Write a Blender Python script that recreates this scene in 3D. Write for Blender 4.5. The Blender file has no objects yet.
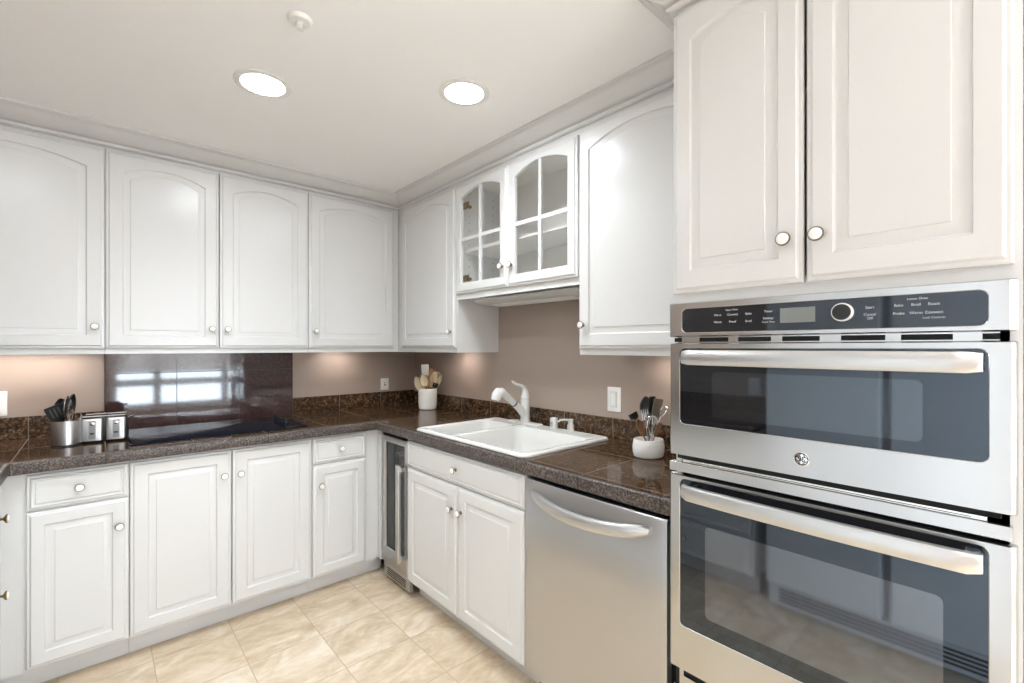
import bpy, math, random
from mathutils import Vector, Matrix

# ------------------------------------------------------------------ camera, world, exposure
SC = bpy.context.scene
COL = SC.collection
random.seed(4)
cam_d = bpy.data.cameras.new('camera')
cam = bpy.data.objects.new('camera', cam_d)
COL.objects.link(cam)
cam.location = (-1.8466, -3.1858, 1.3488)
cam.rotation_euler = (math.pi / 2, 0, -0.731)
cam_d.sensor_width = 36.0
cam_d.lens = 463.23 * 36.0 / 1024.0
cam_d.shift_y = (346.95 - 341.5) / 1024.0
cam_d.clip_start = 0.02
SC.camera = cam

world = bpy.data.worlds.new('sky')
SC.world = world
world.use_nodes = True
wn = world.node_tree.nodes['Background']
wn.inputs[0].default_value = (0.76, 0.88, 1.0, 1)
wn.inputs[1].default_value = 15.0

SC.view_settings.view_transform = 'Standard'
SC.view_settings.look = 'None'
SC.view_settings.gamma = 1.0
SC.view_settings.use_curve_mapping = False
SC.view_settings.exposure = 0.73
SC.cycles.max_bounces = 12
SC.cycles.diffuse_bounces = 8
SC.cycles.glossy_bounces = 5
SC.cycles.transparent_max_bounces = 12
SC.cycles.sample_clamp_indirect = 6.0
LAMP = 66.0           # glow of the ceiling lamp diffusers
LAMP_W = 2.9         # light each ceiling lamp throws
UNDER = 25.0          # under-cabinet strips


# ------------------------------------------------------------------ materials
def mat(name, col, rough=0.5, metal=0.0, spec=0.5, **kw):
    m = bpy.data.materials.new(name)
    m.use_nodes = True
    b = m.node_tree.nodes['Principled BSDF']
    b.inputs['Base Color'].default_value = (*col, 1)
    b.inputs['Roughness'].default_value = rough
    b.inputs['Metallic'].default_value = metal
    b.inputs['Specular IOR Level'].default_value = spec
    for k, v in kw.items():
        b.inputs[k.replace('_', ' ')].default_value = v
    return m


class NT:
    """small helper around a node tree"""
    def __init__(s, m):
        s.t = m.node_tree
        s.b = s.t.nodes['Principled BSDF']

    def n(s, kind, **kw):
        x = s.t.nodes.new(kind)
        for k, v in kw.items():
            setattr(x, k, v)
        return x

    def l(s, a, b):
        s.t.links.new(a, b)

    def math(s, op, a, b=None, c=None):
        x = s.n('ShaderNodeMath', operation=op)
        for i, v in enumerate((a, b, c)):
            if v is None:
                continue
            if isinstance(v, (int, float)):
                x.inputs[i].default_value = v
            else:
                s.l(v, x.inputs[i])
        return x.outputs[0]

    def ramp(s, fac, stops):
        x = s.n('ShaderNodeValToRGB')
        cr = x.color_ramp
        while len(cr.elements) < len(stops):
            cr.elements.new(0.5)
        for e, (p, c) in zip(cr.elements, stops):
            e.position = p
            e.color = (*c, 1)
        s.l(fac, x.inputs[0])
        return x.outputs[0]

    def mix(s, fac, a, b):
        x = s.n('ShaderNodeMix', data_type='RGBA')
        if isinstance(fac, (int, float)):
            x.inputs[0].default_value = fac
        else:
            s.l(fac, x.inputs[0])
        for i, v in ((6, a), (7, b)):
            if isinstance(v, tuple):
                x.inputs[i].default_value = (*v, 1)
            else:
                s.l(v, x.inputs[i])
        return x.outputs[2]

    def pos(s):
        return s.n('ShaderNodeNewGeometry').outputs['Position']

    def noise(s, vec, scale, detail=3, rough=0.55, dist=0.0):
        x = s.n('ShaderNodeTexNoise')
        x.inputs['Scale'].default_value = scale
        x.inputs['Detail'].default_value = detail
        x.inputs['Roughness'].default_value = rough
        x.inputs['Distortion'].default_value = dist
        s.l(vec, x.inputs['Vector'])
        return x.outputs['Fac'], x.outputs['Color']

    def scale(s, vec, v):
        x = s.n('ShaderNodeVectorMath', operation='MULTIPLY')
        s.l(vec, x.inputs[0])
        x.inputs[1].default_value = v
        return x.outputs[0]

    def bump(s, h, strength, dist=0.002):
        x = s.n('ShaderNodeBump')
        x.inputs['Strength'].default_value = strength
        x.inputs['Distance'].default_value = dist
        s.l(h, x.inputs['Height'])
        s.l(x.outputs[0], s.b.inputs['Normal'])


def grid_line(t, comp, origin, step, half):
    """1 inside the joint, 0 on the tile"""
    f = t.math('FRACT', t.math('DIVIDE', t.math('SUBTRACT', comp, origin), step))
    d = t.math('MINIMUM', f, t.math('SUBTRACT', 1.0, f))
    return t.math('LESS_THAN', d, half / step)


def painted(name, col, rough, bump=0.05, sc=60):
    m = mat(name, col, rough)
    t = NT(m)
    f, _ = t.noise(t.pos(), sc, 4)
    f2, _ = t.noise(t.pos(), 2.0, 2)
    t.l(t.mix(f2, tuple(c * 0.975 for c in col), tuple(min(1, c * 1.02) for c in col)), t.b.inputs['Base Color'])
    t.bump(f, bump, 0.001)
    return m


def granite(name, axes, dark=1.0, rough=0.07, spec=0.45, grout=(0.20, 0.15, 0.105), grey=0.0, ior=1.5, warmc=(0.075, 0.039, 0.017), even=0.0):
    """polished brown granite tiles; axes: list of (axis, origin, step)"""
    m = mat(name, (0.05, 0.03, 0.02), rough, spec=spec, IOR=ior)
    t = NT(m)
    P = t.pos()
    sep = t.n('ShaderNodeSeparateXYZ')
    t.l(P, sep.inputs[0])
    f1, _ = t.noise(P, 55, 6, 0.7)
    f2, _ = t.noise(P, 9, 4, 0.6, 0.6)
    v = t.n('ShaderNodeTexVoronoi')
    v.inputs['Scale'].default_value = 170
    t.l(P, v.inputs['Vector'])
    base = t.ramp(f1, [(0.34, (0.006, 0.004, 0.003)), (0.47, (0.028 * dark, 0.016 * dark, 0.010 * dark)),
                       (0.56, (0.125 * dark, 0.066 * dark, 0.030 * dark)), (0.70, (0.36 * dark, 0.24 * dark, 0.15 * dark))])
    warm = t.mix(t.math('MAXIMUM', t.math('MULTIPLY', f2, 0.55), even), base, tuple(c * dark for c in warmc))
    sv = t.n('ShaderNodeSeparateColor')
    t.l(v.outputs['Color'], sv.inputs[0])
    speck = t.math('GREATER_THAN', sv.outputs[0], 0.94)
    col = t.mix(t.math('MULTIPLY', speck, 0.5 * (1 - even)), warm, (0.26 * dark, 0.19 * dark, 0.14 * dark))
    if grey:
        f3, _ = t.noise(P, 150, 4, 0.75)
        col = t.mix(grey, col, t.ramp(f3, [(0.38, (0.018, 0.015, 0.014)), (0.5, (0.085, 0.073, 0.070)), (0.63, (0.33, 0.30, 0.285))]))
    joint = None
    for ax, o, st in axes:
        comp = sep.outputs[ax]
        if ax == 0:
            # the last joint towards the left leg sits a little nearer the corner
            comp = t.math('SUBTRACT', comp, t.math('MULTIPLY', t.math('LESS_THAN', comp, -1.95), 0.035))
        g = grid_line(t, comp, o, st, 0.0016)
        joint = g if joint is None else t.math('MAXIMUM', joint, g)
    if joint is not None:
        col = t.mix(joint, col, grout)
        t.l(t.math('ADD', t.math('MULTIPLY', joint, 0.5), rough), t.b.inputs['Roughness'])
        t.bump(t.math('SUBTRACT', 1.0, joint), 0.35, 0.001)
    t.l(col, t.b.inputs['Base Color'])
    return m


def brushed(name, col, rough, axis_scale, var=0.06):
    m = mat(name, col, rough, 1.0)
    t = NT(m)
    tc = t.n('ShaderNodeTexCoord').outputs['Object']
    f, _ = t.noise(t.scale(tc, axis_scale), 60, 3)
    t.l(t.math('MULTIPLY_ADD', f, var, rough - var / 2), t.b.inputs['Roughness'])
    return m


def floor_tile():
    m = mat('travertine_tile', (0.6, 0.5, 0.36), 0.22)
    t = NT(m)
    P = t.pos()
    sep = t.n('ShaderNodeSeparateXYZ')
    t.l(P, sep.inputs[0])
    ox, oy, st = -0.765, -0.973, 0.3
    cx = t.math('FLOOR', t.math('DIVIDE', t.math('SUBTRACT', sep.outputs[0], ox), st))
    cy = t.math('FLOOR', t.math('DIVIDE', t.math('SUBTRACT', sep.outputs[1], oy), st))
    comb = t.n('ShaderNodeCombineXYZ')
    t.l(cx, comb.inputs[0])
    t.l(cy, comb.inputs[1])
    wnz = t.n('ShaderNodeTexWhiteNoise')
    t.l(comb.outputs[0], wnz.inputs['Vector'])
    off = t.n('ShaderNodeVectorMath', operation='MULTIPLY_ADD')
    t.l(wnz.outputs['Color'], off.inputs[0])
    off.inputs[1].default_value = (9, 9, 9)
    t.l(t.scale(P, (1.0, 1.7, 1.0)), off.inputs[2])
    f1, _ = t.noise(off.outputs[0], 4.0, 6, 0.6, 1.2)
    f2, _ = t.noise(off.outputs[0], 26, 4, 0.6)
    c1 = t.ramp(f1, [(0.25, (0.44, 0.33, 0.215)), (0.43, (0.59, 0.47, 0.335)), (0.56, (0.71, 0.60, 0.455)), (0.72, (0.86, 0.79, 0.68))])
    c2 = t.mix(0.25, c1, t.ramp(f2, [(0.3, (0.42, 0.31, 0.2)), (0.7, (0.74, 0.62, 0.47))]))
    c3 = t.mix(t.math('MULTIPLY', wnz.outputs['Value'], 0.28), c2, (0.60, 0.43, 0.28))
    j = t.math('MAXIMUM', grid_line(t, sep.outputs[0], ox, st, 0.0018), grid_line(t, sep.outputs[1], oy, st, 0.0018))
    t.l(t.mix(j, c3, (0.40, 0.31, 0.21)), t.b.inputs['Base Color'])
    t.l(t.math('ADD', 0.2, t.math('MULTIPLY', j, 0.5)), t.b.inputs['Roughness'])
    t.bump(t.math('SUBTRACT', 1.0, j), 0.3, 0.001)
    return m


def glass_mat(name, tint=(1, 1, 1), refl=1.0):
    m = bpy.data.materials.new(name)
    m.use_nodes = True
    t = m.node_tree
    t.nodes.remove(t.nodes['Principled BSDF'])
    out = t.nodes['Material Output']
    a = t.nodes.new('ShaderNodeBsdfTransparent')
    a.inputs[0].default_value = (*tint, 1)
    g = t.nodes.new('ShaderNodeBsdfGlossy')
    g.inputs['Roughness'].default_value = 0.02
    lw = t.nodes.new('ShaderNodeLayerWeight')
    lw.inputs[0].default_value = 0.5
    pw = t.nodes.new('ShaderNodeMath')
    pw.operation = 'POWER'
    t.links.new(lw.outputs['Facing'], pw.inputs[0])
    pw.inputs[1].default_value = 5.0
    fr = t.nodes.new('ShaderNodeMath')
    fr.operation = 'MULTIPLY_ADD'
    t.links.new(pw.outputs[0], fr.inputs[0])
    fr.inputs[1].default_value = 0.9
    fr.inputs[2].default_value = 0.04
    mx = t.nodes.new('ShaderNodeMixShader')
    t.links.new(fr.outputs[0], mx.inputs[0])
    t.links.new(a.outputs[0], mx.inputs[1])
    t.links.new(g.outputs[0], mx.inputs[2])
    t.links.new(mx.outputs[0], out.inputs[0])
    return m


def emit(name, col, s):
    m = mat(name, col, 0.4)
    b = m.node_tree.nodes['Principled BSDF']
    b.inputs['Emission Color'].default_value = (*col, 1)
    b.inputs['Emission Strength'].default_value = s
    return m


PAINT = painted('cabinet_paint', (0.66, 0.658, 0.65), 0.26, 0.03, 40)
INSIDE = painted('cabinet_interior', (0.80, 0.79, 0.76), 0.45)
CEIL = painted('ceiling_paint', (0.92, 0.915, 0.905), 0.7, 0.08, 120)
WALL = painted('taupe_paint', (0.37, 0.298, 0.25), 0.42, 0.06, 120)
WHITEWALL = painted('white_wall_paint', (0.72, 0.70, 0.66), 0.6)
FLOOR = floor_tile()
XG, YG = (0, -0.903, 0.305), (1, -0.938, 0.3075)
GR_TOP = granite('granite_tile_top', [XG, YG], 0.7, 0.09, 0.5, ior=1.24)
GR_EDGE = granite('granite_edge', [XG, YG], 0.6, 0.35, 0.35, (0.03, 0.024, 0.02), 0.55)
GR_SPL = granite('granite_splash_back', [XG], 0.9, 0.15)
GR_SPR = granite('granite_splash_side', [YG], 0.95, 0.15)
GR_TALL = granite('granite_tall', [XG, (2, 1.209, 0.305)], 0.8, 0.05, 0.75, (0.012, 0.008, 0.008), warmc=(0.070, 0.036, 0.036), even=0.82)
STEEL = brushed('brushed_steel', (0.54, 0.54, 0.54), 0.33, (1, 1, 0.02), 0.05)
OVSTEEL = brushed('oven_steel', (0.56, 0.556, 0.548), 0.22, (0.02, 0.02, 1), 0.04)
POLISH = mat('polished_steel', (0.75, 0.74, 0.72), 0.16, 1.0)
HANDLE = mat('handle_steel', (0.60, 0.597, 0.59), 0.36, 1.0)
CHROME = mat('chrome', (0.85, 0.85, 0.85), 0.06, 1.0)
BRASS = mat('knob_ring_metal', (0.26, 0.22, 0.165), 0.30, 1.0)
ANTIQUE = mat('antique_brass', (0.20, 0.14, 0.06), 0.4, 1.0)
PORC = mat('porcelain', (0.86, 0.85, 0.82), 0.12)
SINKW = mat('white_enamel', (0.68, 0.672, 0.645), 0.12)
BLKGLASS = mat('black_glass', (0.010, 0.010, 0.012), 0.04, IOR=1.7, Specular_Tint=(0.8, 0.88, 1.0, 1))
OVGLASS = mat('oven_glass', (0.010, 0.010, 0.012), 0.025, IOR=1.8, Specular_Tint=(0.72, 0.86, 1.0, 1))
OVINNER = mat('oven_window_screen', (0.030, 0.029, 0.031), 0.05, IOR=2.35, Specular_Tint=(0.82, 0.90, 1.0, 1))
MWINNER = mat('upper_window_screen', (0.022, 0.022, 0.024), 0.04, IOR=2.1, Specular_Tint=(0.72, 0.86, 1.0, 1))
COOKTOP = mat('cooktop_glass', (0.010, 0.012, 0.020), 0.08, IOR=1.08, Specular_Tint=(0.6, 0.75, 1.0, 1))  # blue of reflected daylight is put into base colour and tint
BLACK = mat('black_plastic', (0.012, 0.012, 0.012), 0.35)
DARK = mat('dark_void', (0.006, 0.006, 0.006), 0.8)
PLASTIC = mat('white_plastic', (0.82, 0.81, 0.78), 0.3)
PRINT = mat('pale_print', (0.55, 0.56, 0.57), 0.5)
LCD = mat('lcd_grey', (0.20, 0.21, 0.20), 0.25)
WOODL = mat('pale_wood', (0.46, 0.29, 0.14), 0.5)
WOODD = mat('brown_wood', (0.22, 0.11, 0.05), 0.5)
CREAM = mat('cream_plastic', (0.70, 0.60, 0.42), 0.4)
GREYP = mat('grey_nylon', (0.11, 0.105, 0.10), 0.4)
PANE = glass_mat('clear_pane')
FRIDGE = mat('pale_steel_paint', (0.66, 0.68, 0.70), 0.40, 0.0)
LAMPM = emit('lamp_diffuser', (0.87, 0.945, 1.0), LAMP)
STRIPM = emit('strip_diffuser', (1.0, 0.90, 0.84), UNDER)


# ------------------------------------------------------------------ mesh helper
class MB:
    def __init__(s):
        s.v, s.f, s.m, s.mats = [], [], [], []

    def mi(s, m):
        if m not in s.mats:
            s.mats.append(m)
        return s.mats.index(m)

    def add(s, vs, fs, m):
        o = len(s.v)
        s.v += [tuple(x) for x in vs]
        k = s.mi(m)
        for f in fs:
            s.f.append([o + i for i in f])
            s.m.append(k)
        return s

    def box(s, x0, x1, y0, y1, z0, z1, m):
        x0, x1 = min(x0, x1), max(x0, x1)
        y0, y1 = min(y0, y1), max(y0, y1)
        z0, z1 = min(z0, z1), max(z0, z1)
        v = [(x, y, z) for z in (z0, z1) for y in (y0, y1) for x in (x0, x1)]
        return s.add(v, [(0, 2, 3, 1), (4, 5, 7, 6), (0, 1, 5, 4), (2, 6, 7, 3), (0, 4, 6, 2), (1, 3, 7, 5)], m)

    def rings(s, rings, m, cap0=False, cap1=True, closed=False):
        """bridge equal-length closed rings"""
        n = len(rings[0])
        vs = [p for r in rings for p in r]
        fs = []
        R = len(rings)
        for i in range(R if closed else R - 1):
            a, b = i * n, ((i + 1) % R) * n
            for j in range(n):
                k = (j + 1) % n
                fs.append((a + j, a + k, b + k, b + j))
        if cap0:
            fs.append(tuple(reversed(range(n))))
        if cap1:
            fs.append(tuple(range((R - 1) * n, R * n)))
        return s.add(vs, fs, m)

    def lathe(s, prof, m, n=28, c=(0, 0, 0), axis='Z', sx=1.0, sy=1.0):
        """prof: (r, h) bottom to top"""
        rings = []
        for r, h in prof:
            ring = []
            for i in range(n):
                a = 2 * math.pi * i / n
                x, y = r * math.cos(a) * sx, r * math.sin(a) * sy
                if axis == 'Z':
                    p = (c[0] + x, c[1] + y, c[2] + h)
                elif axis == '-Y':        # height grows towards -y
                    p = (c[0] + x, c[1] - h, c[2] + y)
                elif axis == 'X':
                    p = (c[0] + h, c[1] + x, c[2] + y)
                ring.append(p)
            rings.append(ring)
        return s.rings(rings, m, True, True)

    def tube(s, pts, rad, m, n=10, flat=1.0):
        pts = [Vector(p) for p in pts]
        if not isinstance(rad, (list, tuple)):
            rad = [rad] * len(pts)
        rings = []
        up = None
        for i, p in enumerate(pts):
            d = (pts[min(i + 1, len(pts) - 1)] - pts[max(i - 1, 0)]).normalized()
            if up is None:
                up = Vector((0, 0, 1)) if abs(d.z) < 0.9 else Vector((1, 0, 0))
            a = d.cross(up).normalized()
            b = a.cross(d).normalized()
            up = b
            rings.append([tuple(p + a * (rad[i] * math.cos(2 * math.pi * k / n)) + b * (rad[i] * flat * math.sin(2 * math.pi * k / n))) for k in range(n)])
        return s.rings(rings, m, True, True)

    def prism(s, poly, axis, a, b, m):
        """extrude a 2-D polygon along an axis between a and b"""
        def P(p, h):
            if axis == 'x':
                return (h, p[0], p[1])
            if axis == 'y':
                return (p[0], h, p[1])
            return (p[0], p[1], h)
        n = len(poly)
        vs = [P(p, a) for p in poly] + [P(p, b) for p in poly]
        fs = [(i, (i + 1) % n, n + (i + 1) % n, n + i) for i in range(n)]
        fs += [tuple(reversed(range(n))), tuple(range(n, 2 * n))]
        return s.add(vs, fs, m)

    def xform(s, M):
        s.v = [tuple(M @ Vector(p)) for p in s.v]
        return s

    def build(s, name, parent=None, bevel=0.0, smooth=True, angle=35):
        me = bpy.data.meshes.new(name)
        me.from_pydata(s.v, [], s.f)
        for m in s.mats:
            me.materials.append(m)
        me.polygons.foreach_set('material_index', s.m)
        import bmesh
        bm = bmesh.new()
        bm.from_mesh(me)
        bmesh.ops.recalc_face_normals(bm, faces=bm.faces)
        bm.to_mesh(me)
        bm.free()
        if smooth:
            me.polygons.foreach_set('use_smooth', [True] * len(me.polygons))
            me.set_sharp_from_angle(angle=math.radians(angle))
        me.update()
        o = bpy.data.objects.new(name, me)
        COL.objects.link(o)
        if parent is not None:
            o.parent = parent
        if bevel > 0:
            b = o.modifiers.new('bevel', 'BEVEL')
            b.width = bevel
            b.segments = 2
            b.limit_method = 'ANGLE'
            b.angle_limit = math.radians(40)
            b.harden_normals = True
        return o


def tag(o, label, cat, group=None):
    o['label'] = label
    o['category'] = cat
    if group:
        o['group'] = group
    return o


def thing(name, label, cat, loc, rz=0.0, group=None, rot=None):
    o = bpy.data.objects.new(name, None)
    o.empty_display_size = 0.05
    COL.objects.link(o)
    o.location = loc
    o.rotation_euler = rot if rot is not None else (0, 0, rz)
    return tag(o, label, cat, group)


def struct(o):
    o['kind'] = 'structure'
    return o


def rrect(x0, x1, y0, y1, r, k=6):
    """counter-clockwise rounded rectangle"""
    out = []
    for cx, cy, a0 in ((x1 - r, y0 + r, -90), (x1 - r, y1 - r, 0), (x0 + r, y1 - r, 90), (x0 + r, y0 + r, 180)):
        for i in range(k + 1):
            a = math.radians(a0 + 90 * i / k)
            out.append((cx + r * math.cos(a), cy + r * math.sin(a)))
    return out


FACE_R = -math.pi / 2      # things against the right wall (front towards -x)
FACE_L = math.pi / 2       # things against the left wall


# ------------------------------------------------------------------ room shell
CZ = 2.358
YF = -5.6
XL, XR2 = -2.75, 1.4
struct(MB().box(XL, XR2, YF, 0, -0.06, 0, FLOOR).build('floor', smooth=False))
struct(MB().box(XL, XR2, YF, 0, CZ, CZ + 0.08, CEIL).build('ceiling', smooth=False))
struct(MB().box(XL, 0.1, 0, 0.1, 0, CZ, WALL).build('wall_back', smooth=False))
w = MB().box(0, 0.1, -3.195, 0, 0, CZ, WALL)
struct(w.build('wall_right', smooth=False))
struct(MB().box(-0.60, XR2, -3.29, -3.195, 0, CZ, WHITEWALL).build('wall_return', smooth=False))
LY0, LY1, LZ0, LZ1 = -5.45, -3.45, 0.30, 2.15
w = MB()
w.box(XR2, XR2 + 0.1, LY1, -3.19, 0, CZ, WHITEWALL)
w.box(XR2, XR2 + 0.1, YF, LY0, 0, CZ, WHITEWALL)
w.box(XR2, XR2 + 0.1, LY0, LY1, 0, LZ0, WHITEWALL)
w.box(XR2, XR2 + 0.1, LY0, LY1, LZ1, CZ, WHITEWALL)
struct(w.build('wall_side', smooth=False))
struct(MB().box(XL - 0.1, XL, YF, 0, 0, CZ, WALL).build('wall_left', smooth=False))
# front wall (behind the camera) with a wide window
WX0, WX1, WZ0, WZ1 = -1.72, 1.25, 0.40, 2.12
w = MB()
w.box(XL, WX0, YF - 0.12, YF, 0, CZ, WALL)
w.box(WX1, XR2, YF - 0.12, YF, 0, CZ, WALL)
w.box(WX0, WX1, YF - 0.12, YF, 0, WZ0, WALL)
w.box(WX0, WX1, YF - 0.12, YF, WZ1, CZ, WALL)
struct(w.build('wall_front', smooth=False))
w = MB()
fy0, fy1 = YF - 0.09, YF - 0.03
for z0, z1 in ((WZ0, 0.50), (0.765, 0.865), (WZ1 - 0.07, WZ1)):
    w.box(WX0, WX1, fy0, fy1, z0, z1, PAINT)
for x0, x1 in ((WX0, WX0 + 0.09), (-1.21, -1.12), (-0.33, -0.23), (0.35, 0.43), (WX1 - 0.07, WX1)):
    w.box(x0, x1, fy0 + 0.003, fy1 - 0.003, WZ0, WZ1, PAINT)
win = struct(w.build('window_1', smooth=False))
g = MB().box(WX0 + 0.01, WX1 - 0.01, YF - 0.063, YF - 0.057, WZ0 + 0.01, WZ1 - 0.01, PANE).build('glass_pane', win, smooth=False)
w = MB()  # unseen side window, added to let more daylight into the room
for z0, z1 in ((LZ0, LZ0 + 0.07), (LZ1 - 0.07, LZ1)):
    w.box(XR2 + 0.02, XR2 + 0.08, LY0, LY1, z0, z1, PAINT)
for y0, y1 in ((LY0, LY0 + 0.07), (-4.44, -4.36), (LY1 - 0.07, LY1)):
    w.box(XR2 + 0.023, XR2 + 0.077, y0, y1, LZ0, LZ1, PAINT)
added_win = struct(w.build('added_side_window', smooth=False))
MB().box(XR2 + 0.047, XR2 + 0.053, LY0 + 0.01, LY1 - 0.01, LZ0 + 0.01, LZ1 - 0.01, PANE).build('glass_pane', added_win, smooth=False)
for nm, loc, rot, sx, sy in (('window_daylight', ((WX0 + WX1) / 2, YF - 0.14, (WZ0 + WZ1) / 2), (math.pi / 2, 0, 0), WX1 - WX0, WZ1 - WZ0),
                             ('window_daylight', (XR2 + 0.12, (LY0 + LY1) / 2, (LZ0 + LZ1) / 2), (math.pi / 2, 0, math.pi / 2), LY1 - LY0, LZ1 - LZ0)):
    pl = bpy.data.lights.new(nm, 'AREA')
    pl.shape = 'RECTANGLE'
    pl.size, pl.size_y = sx, sy
    pl.cycles.is_portal = True          # lets the sky in, gives no light of its own
    po = bpy.data.objects.new(nm, pl)
    COL.objects.link(po)
    po.location = loc
    po.rotation_euler = rot

shade_m = bpy.data.materials.new('shade_fabric')
shade_m.use_nodes = True
_t = shade_m.node_tree
_t.nodes.remove(_t.nodes['Principled BSDF'])
_a, _b, _x = _t.nodes.new('ShaderNodeBsdfDiffuse'), _t.nodes.new('ShaderNodeBsdfTranslucent'), _t.nodes.new('ShaderNodeMixShader')
_a.inputs[0].default_value = (0.78, 0.74, 0.70, 1)
_b.inputs[0].default_value = (0.80, 0.75, 0.72, 1)
_x.inputs[0].default_value = 0.65
_t.links.new(_a.outputs[0], _x.inputs[1])
_t.links.new(_b.outputs[0], _x.inputs[2])
_t.links.new(_x.outputs[0], _t.nodes['Material Output'].inputs[0])
sh = thing('added_shade', 'pale roller shade added to dim the upper window panes mirrored in the dark tall tiles', 'window shade', ((WX0 + WX1) / 2, YF + 0.05, 1.0))  # shade added to mute the daylight through the upper panes
hw = (WX1 - WX0) / 2 + 0.04
MB().box(-hw, hw, -0.001, 0.001, 0.0, 1.17, shade_m).build('fabric', sh, smooth=False)
MB().lathe([(0.028, -hw), (0.028, hw)], PLASTIC, 20, (0, 0.0, 1.19), 'X').build('roller', sh)
MB().box(-hw, hw, -0.006, 0.006, -0.025, 0.0, PLASTIC).build('hem_bar', sh, smooth=False)

# crown moulding swept along the cabinets
prof = [(-0.02, 2.280), (0.014, 2.280), (0.021, 2.284), (0.021, 2.291), (0.011, 2.294), (0.011, 2.300), (0.022, 2.302), (0.034, 2.308),
        (0.050, 2.316), (0.064, 2.327), (0.074, 2.338), (0.080, 2.341), (0.088, 2.343), (0.095, 2.347), (0.095, 2.3575), (-0.02, 2.3575)]
path = [(-2.748, -0.312), (-0.312, -0.312), (-0.312, -2.53), (-0.645, -2.53), (-0.645, -3.193)]
rings = []
for i, p in enumerate(path):
    ns = []
    for a, b in ((i - 1, i), (i, i + 1)):
        if 0 <= a and b < len(path):
            d = Vector((path[b][0] - path[a][0], path[b][1] - path[a][1])).normalized()
            ns.append(Vector((d.y, -d.x)))
    off = ns[0] if len(ns) == 1 else (ns[0] + ns[1]) / (1 + ns[0].dot(ns[1]))
    rings.append([(p[0] + off.x * o * 0.92, p[1] + off.y * o * (1.25 if o > 0 and p[1] > -1 else 1.0), z) for o, z in prof])
struct(MB().rings(rings, PAINT, True, True).build('trim_1', angle=25))


# ------------------------------------------------------------------ doors, drawers, knobs
def loop(x0, x1, z0, zs, za, y, K=17):
    pts = [(x0, y, z0), (x1, y, z0)]
    cx, hw, rise = (x0 + x1) / 2, (x1 - x0) / 2, za - zs
    for i in range(K):
        u = 1 - 2 * i / (K - 1)
        if rise > 1e-5:
            R = (hw * hw + rise * rise) / (2 * rise)
            z = zs + math.sqrt(max(0, R * R - (u * hw) ** 2)) - (R - rise)
        else:
            z = zs
        pts.append((cx + u * hw, y, z))
    return pts


T = 0.02
def edge_rings(x0, x1, z0, z1):
    E = [(0, 0), (0, -0.011), (0.003, -0.0135), (0.009, -0.0145), (0.0115, -0.0165), (0.014, -T)]
    return [loop(x0 + e, x1 - e, z0 + e, z1 - e, z1 - e, y) for e, y in E]


def knob_on(parent, x, z, y=-T, ring=BRASS, cap=PORC):
    k = MB()
    k.lathe([(0.008, 0), (0.008, 0.003), (0.0045, 0.005), (0.0045, 0.011), (0.009, 0.014), (0.0148, 0.0175), (0.0162, 0.020), (0.0155, 0.0225)], ring, 24, (x, y + 0.0005, z), '-Y')
    k.lathe([(0.0132, 0.0222), (0.0128, 0.0245), (0.011, 0.0262), (0.006, 0.0273), (0.001, 0.0275)], cap, 24, (x, y + 0.0005, z), '-Y')
    return k.build('knob', parent)


def panel_door(parent, x0, x1, z0, z1, arch=0.0, head=None, stile=0.060, knob=None, rail=0.058, name='door', ring=BRASS):
    """raised-panel door; arch = rise of the cathedral head"""
    rs = edge_rings(x0, x1, z0, z1)
    top = z1 - (rail - 0.004 if head is None else head)
    for e, y in ((0, -T), (0.002, -T + 0.004), (0.005, -T + 0.0062), (0.011, -T + 0.0066), (0.0285, -T + 0.0026), (0.0300, -T + 0.0004)):
        rs.append(loop(x0 + stile + e, x1 - stile - e, z0 + rail + e, top - arch - e, top - e, y))
    d = MB().rings(rs, PAINT, True, True).build(name, parent, angle=20)
    if knob:
        knob_on(d, knob[0], knob[1], ring=ring)
    return d


def drawer_front(parent, x0, x1, z0, z1, knob=True, name='drawer', ring=BRASS, knobs=None):
    rs = edge_rings(x0, x1, z0, z1)
    for e, y in ((0.016, -T), (0.019, -T + 0.003), (0.023, -T + 0.003), (0.027, -T)):
        rs.append(loop(x0 + e, x1 - e, z0 + e, z1 - e, z1 - e, y))
    d = MB().rings(rs, PAINT, True, True).build(name, parent, angle=20)
    if knobs:
        for kx in knobs:
            knob_on(d, kx, (z0 + z1) / 2, ring=ring)
    elif knob:
        knob_on(d, (x0 + x1) / 2, (z0 + z1) / 2, ring=ring)
    return d


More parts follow.
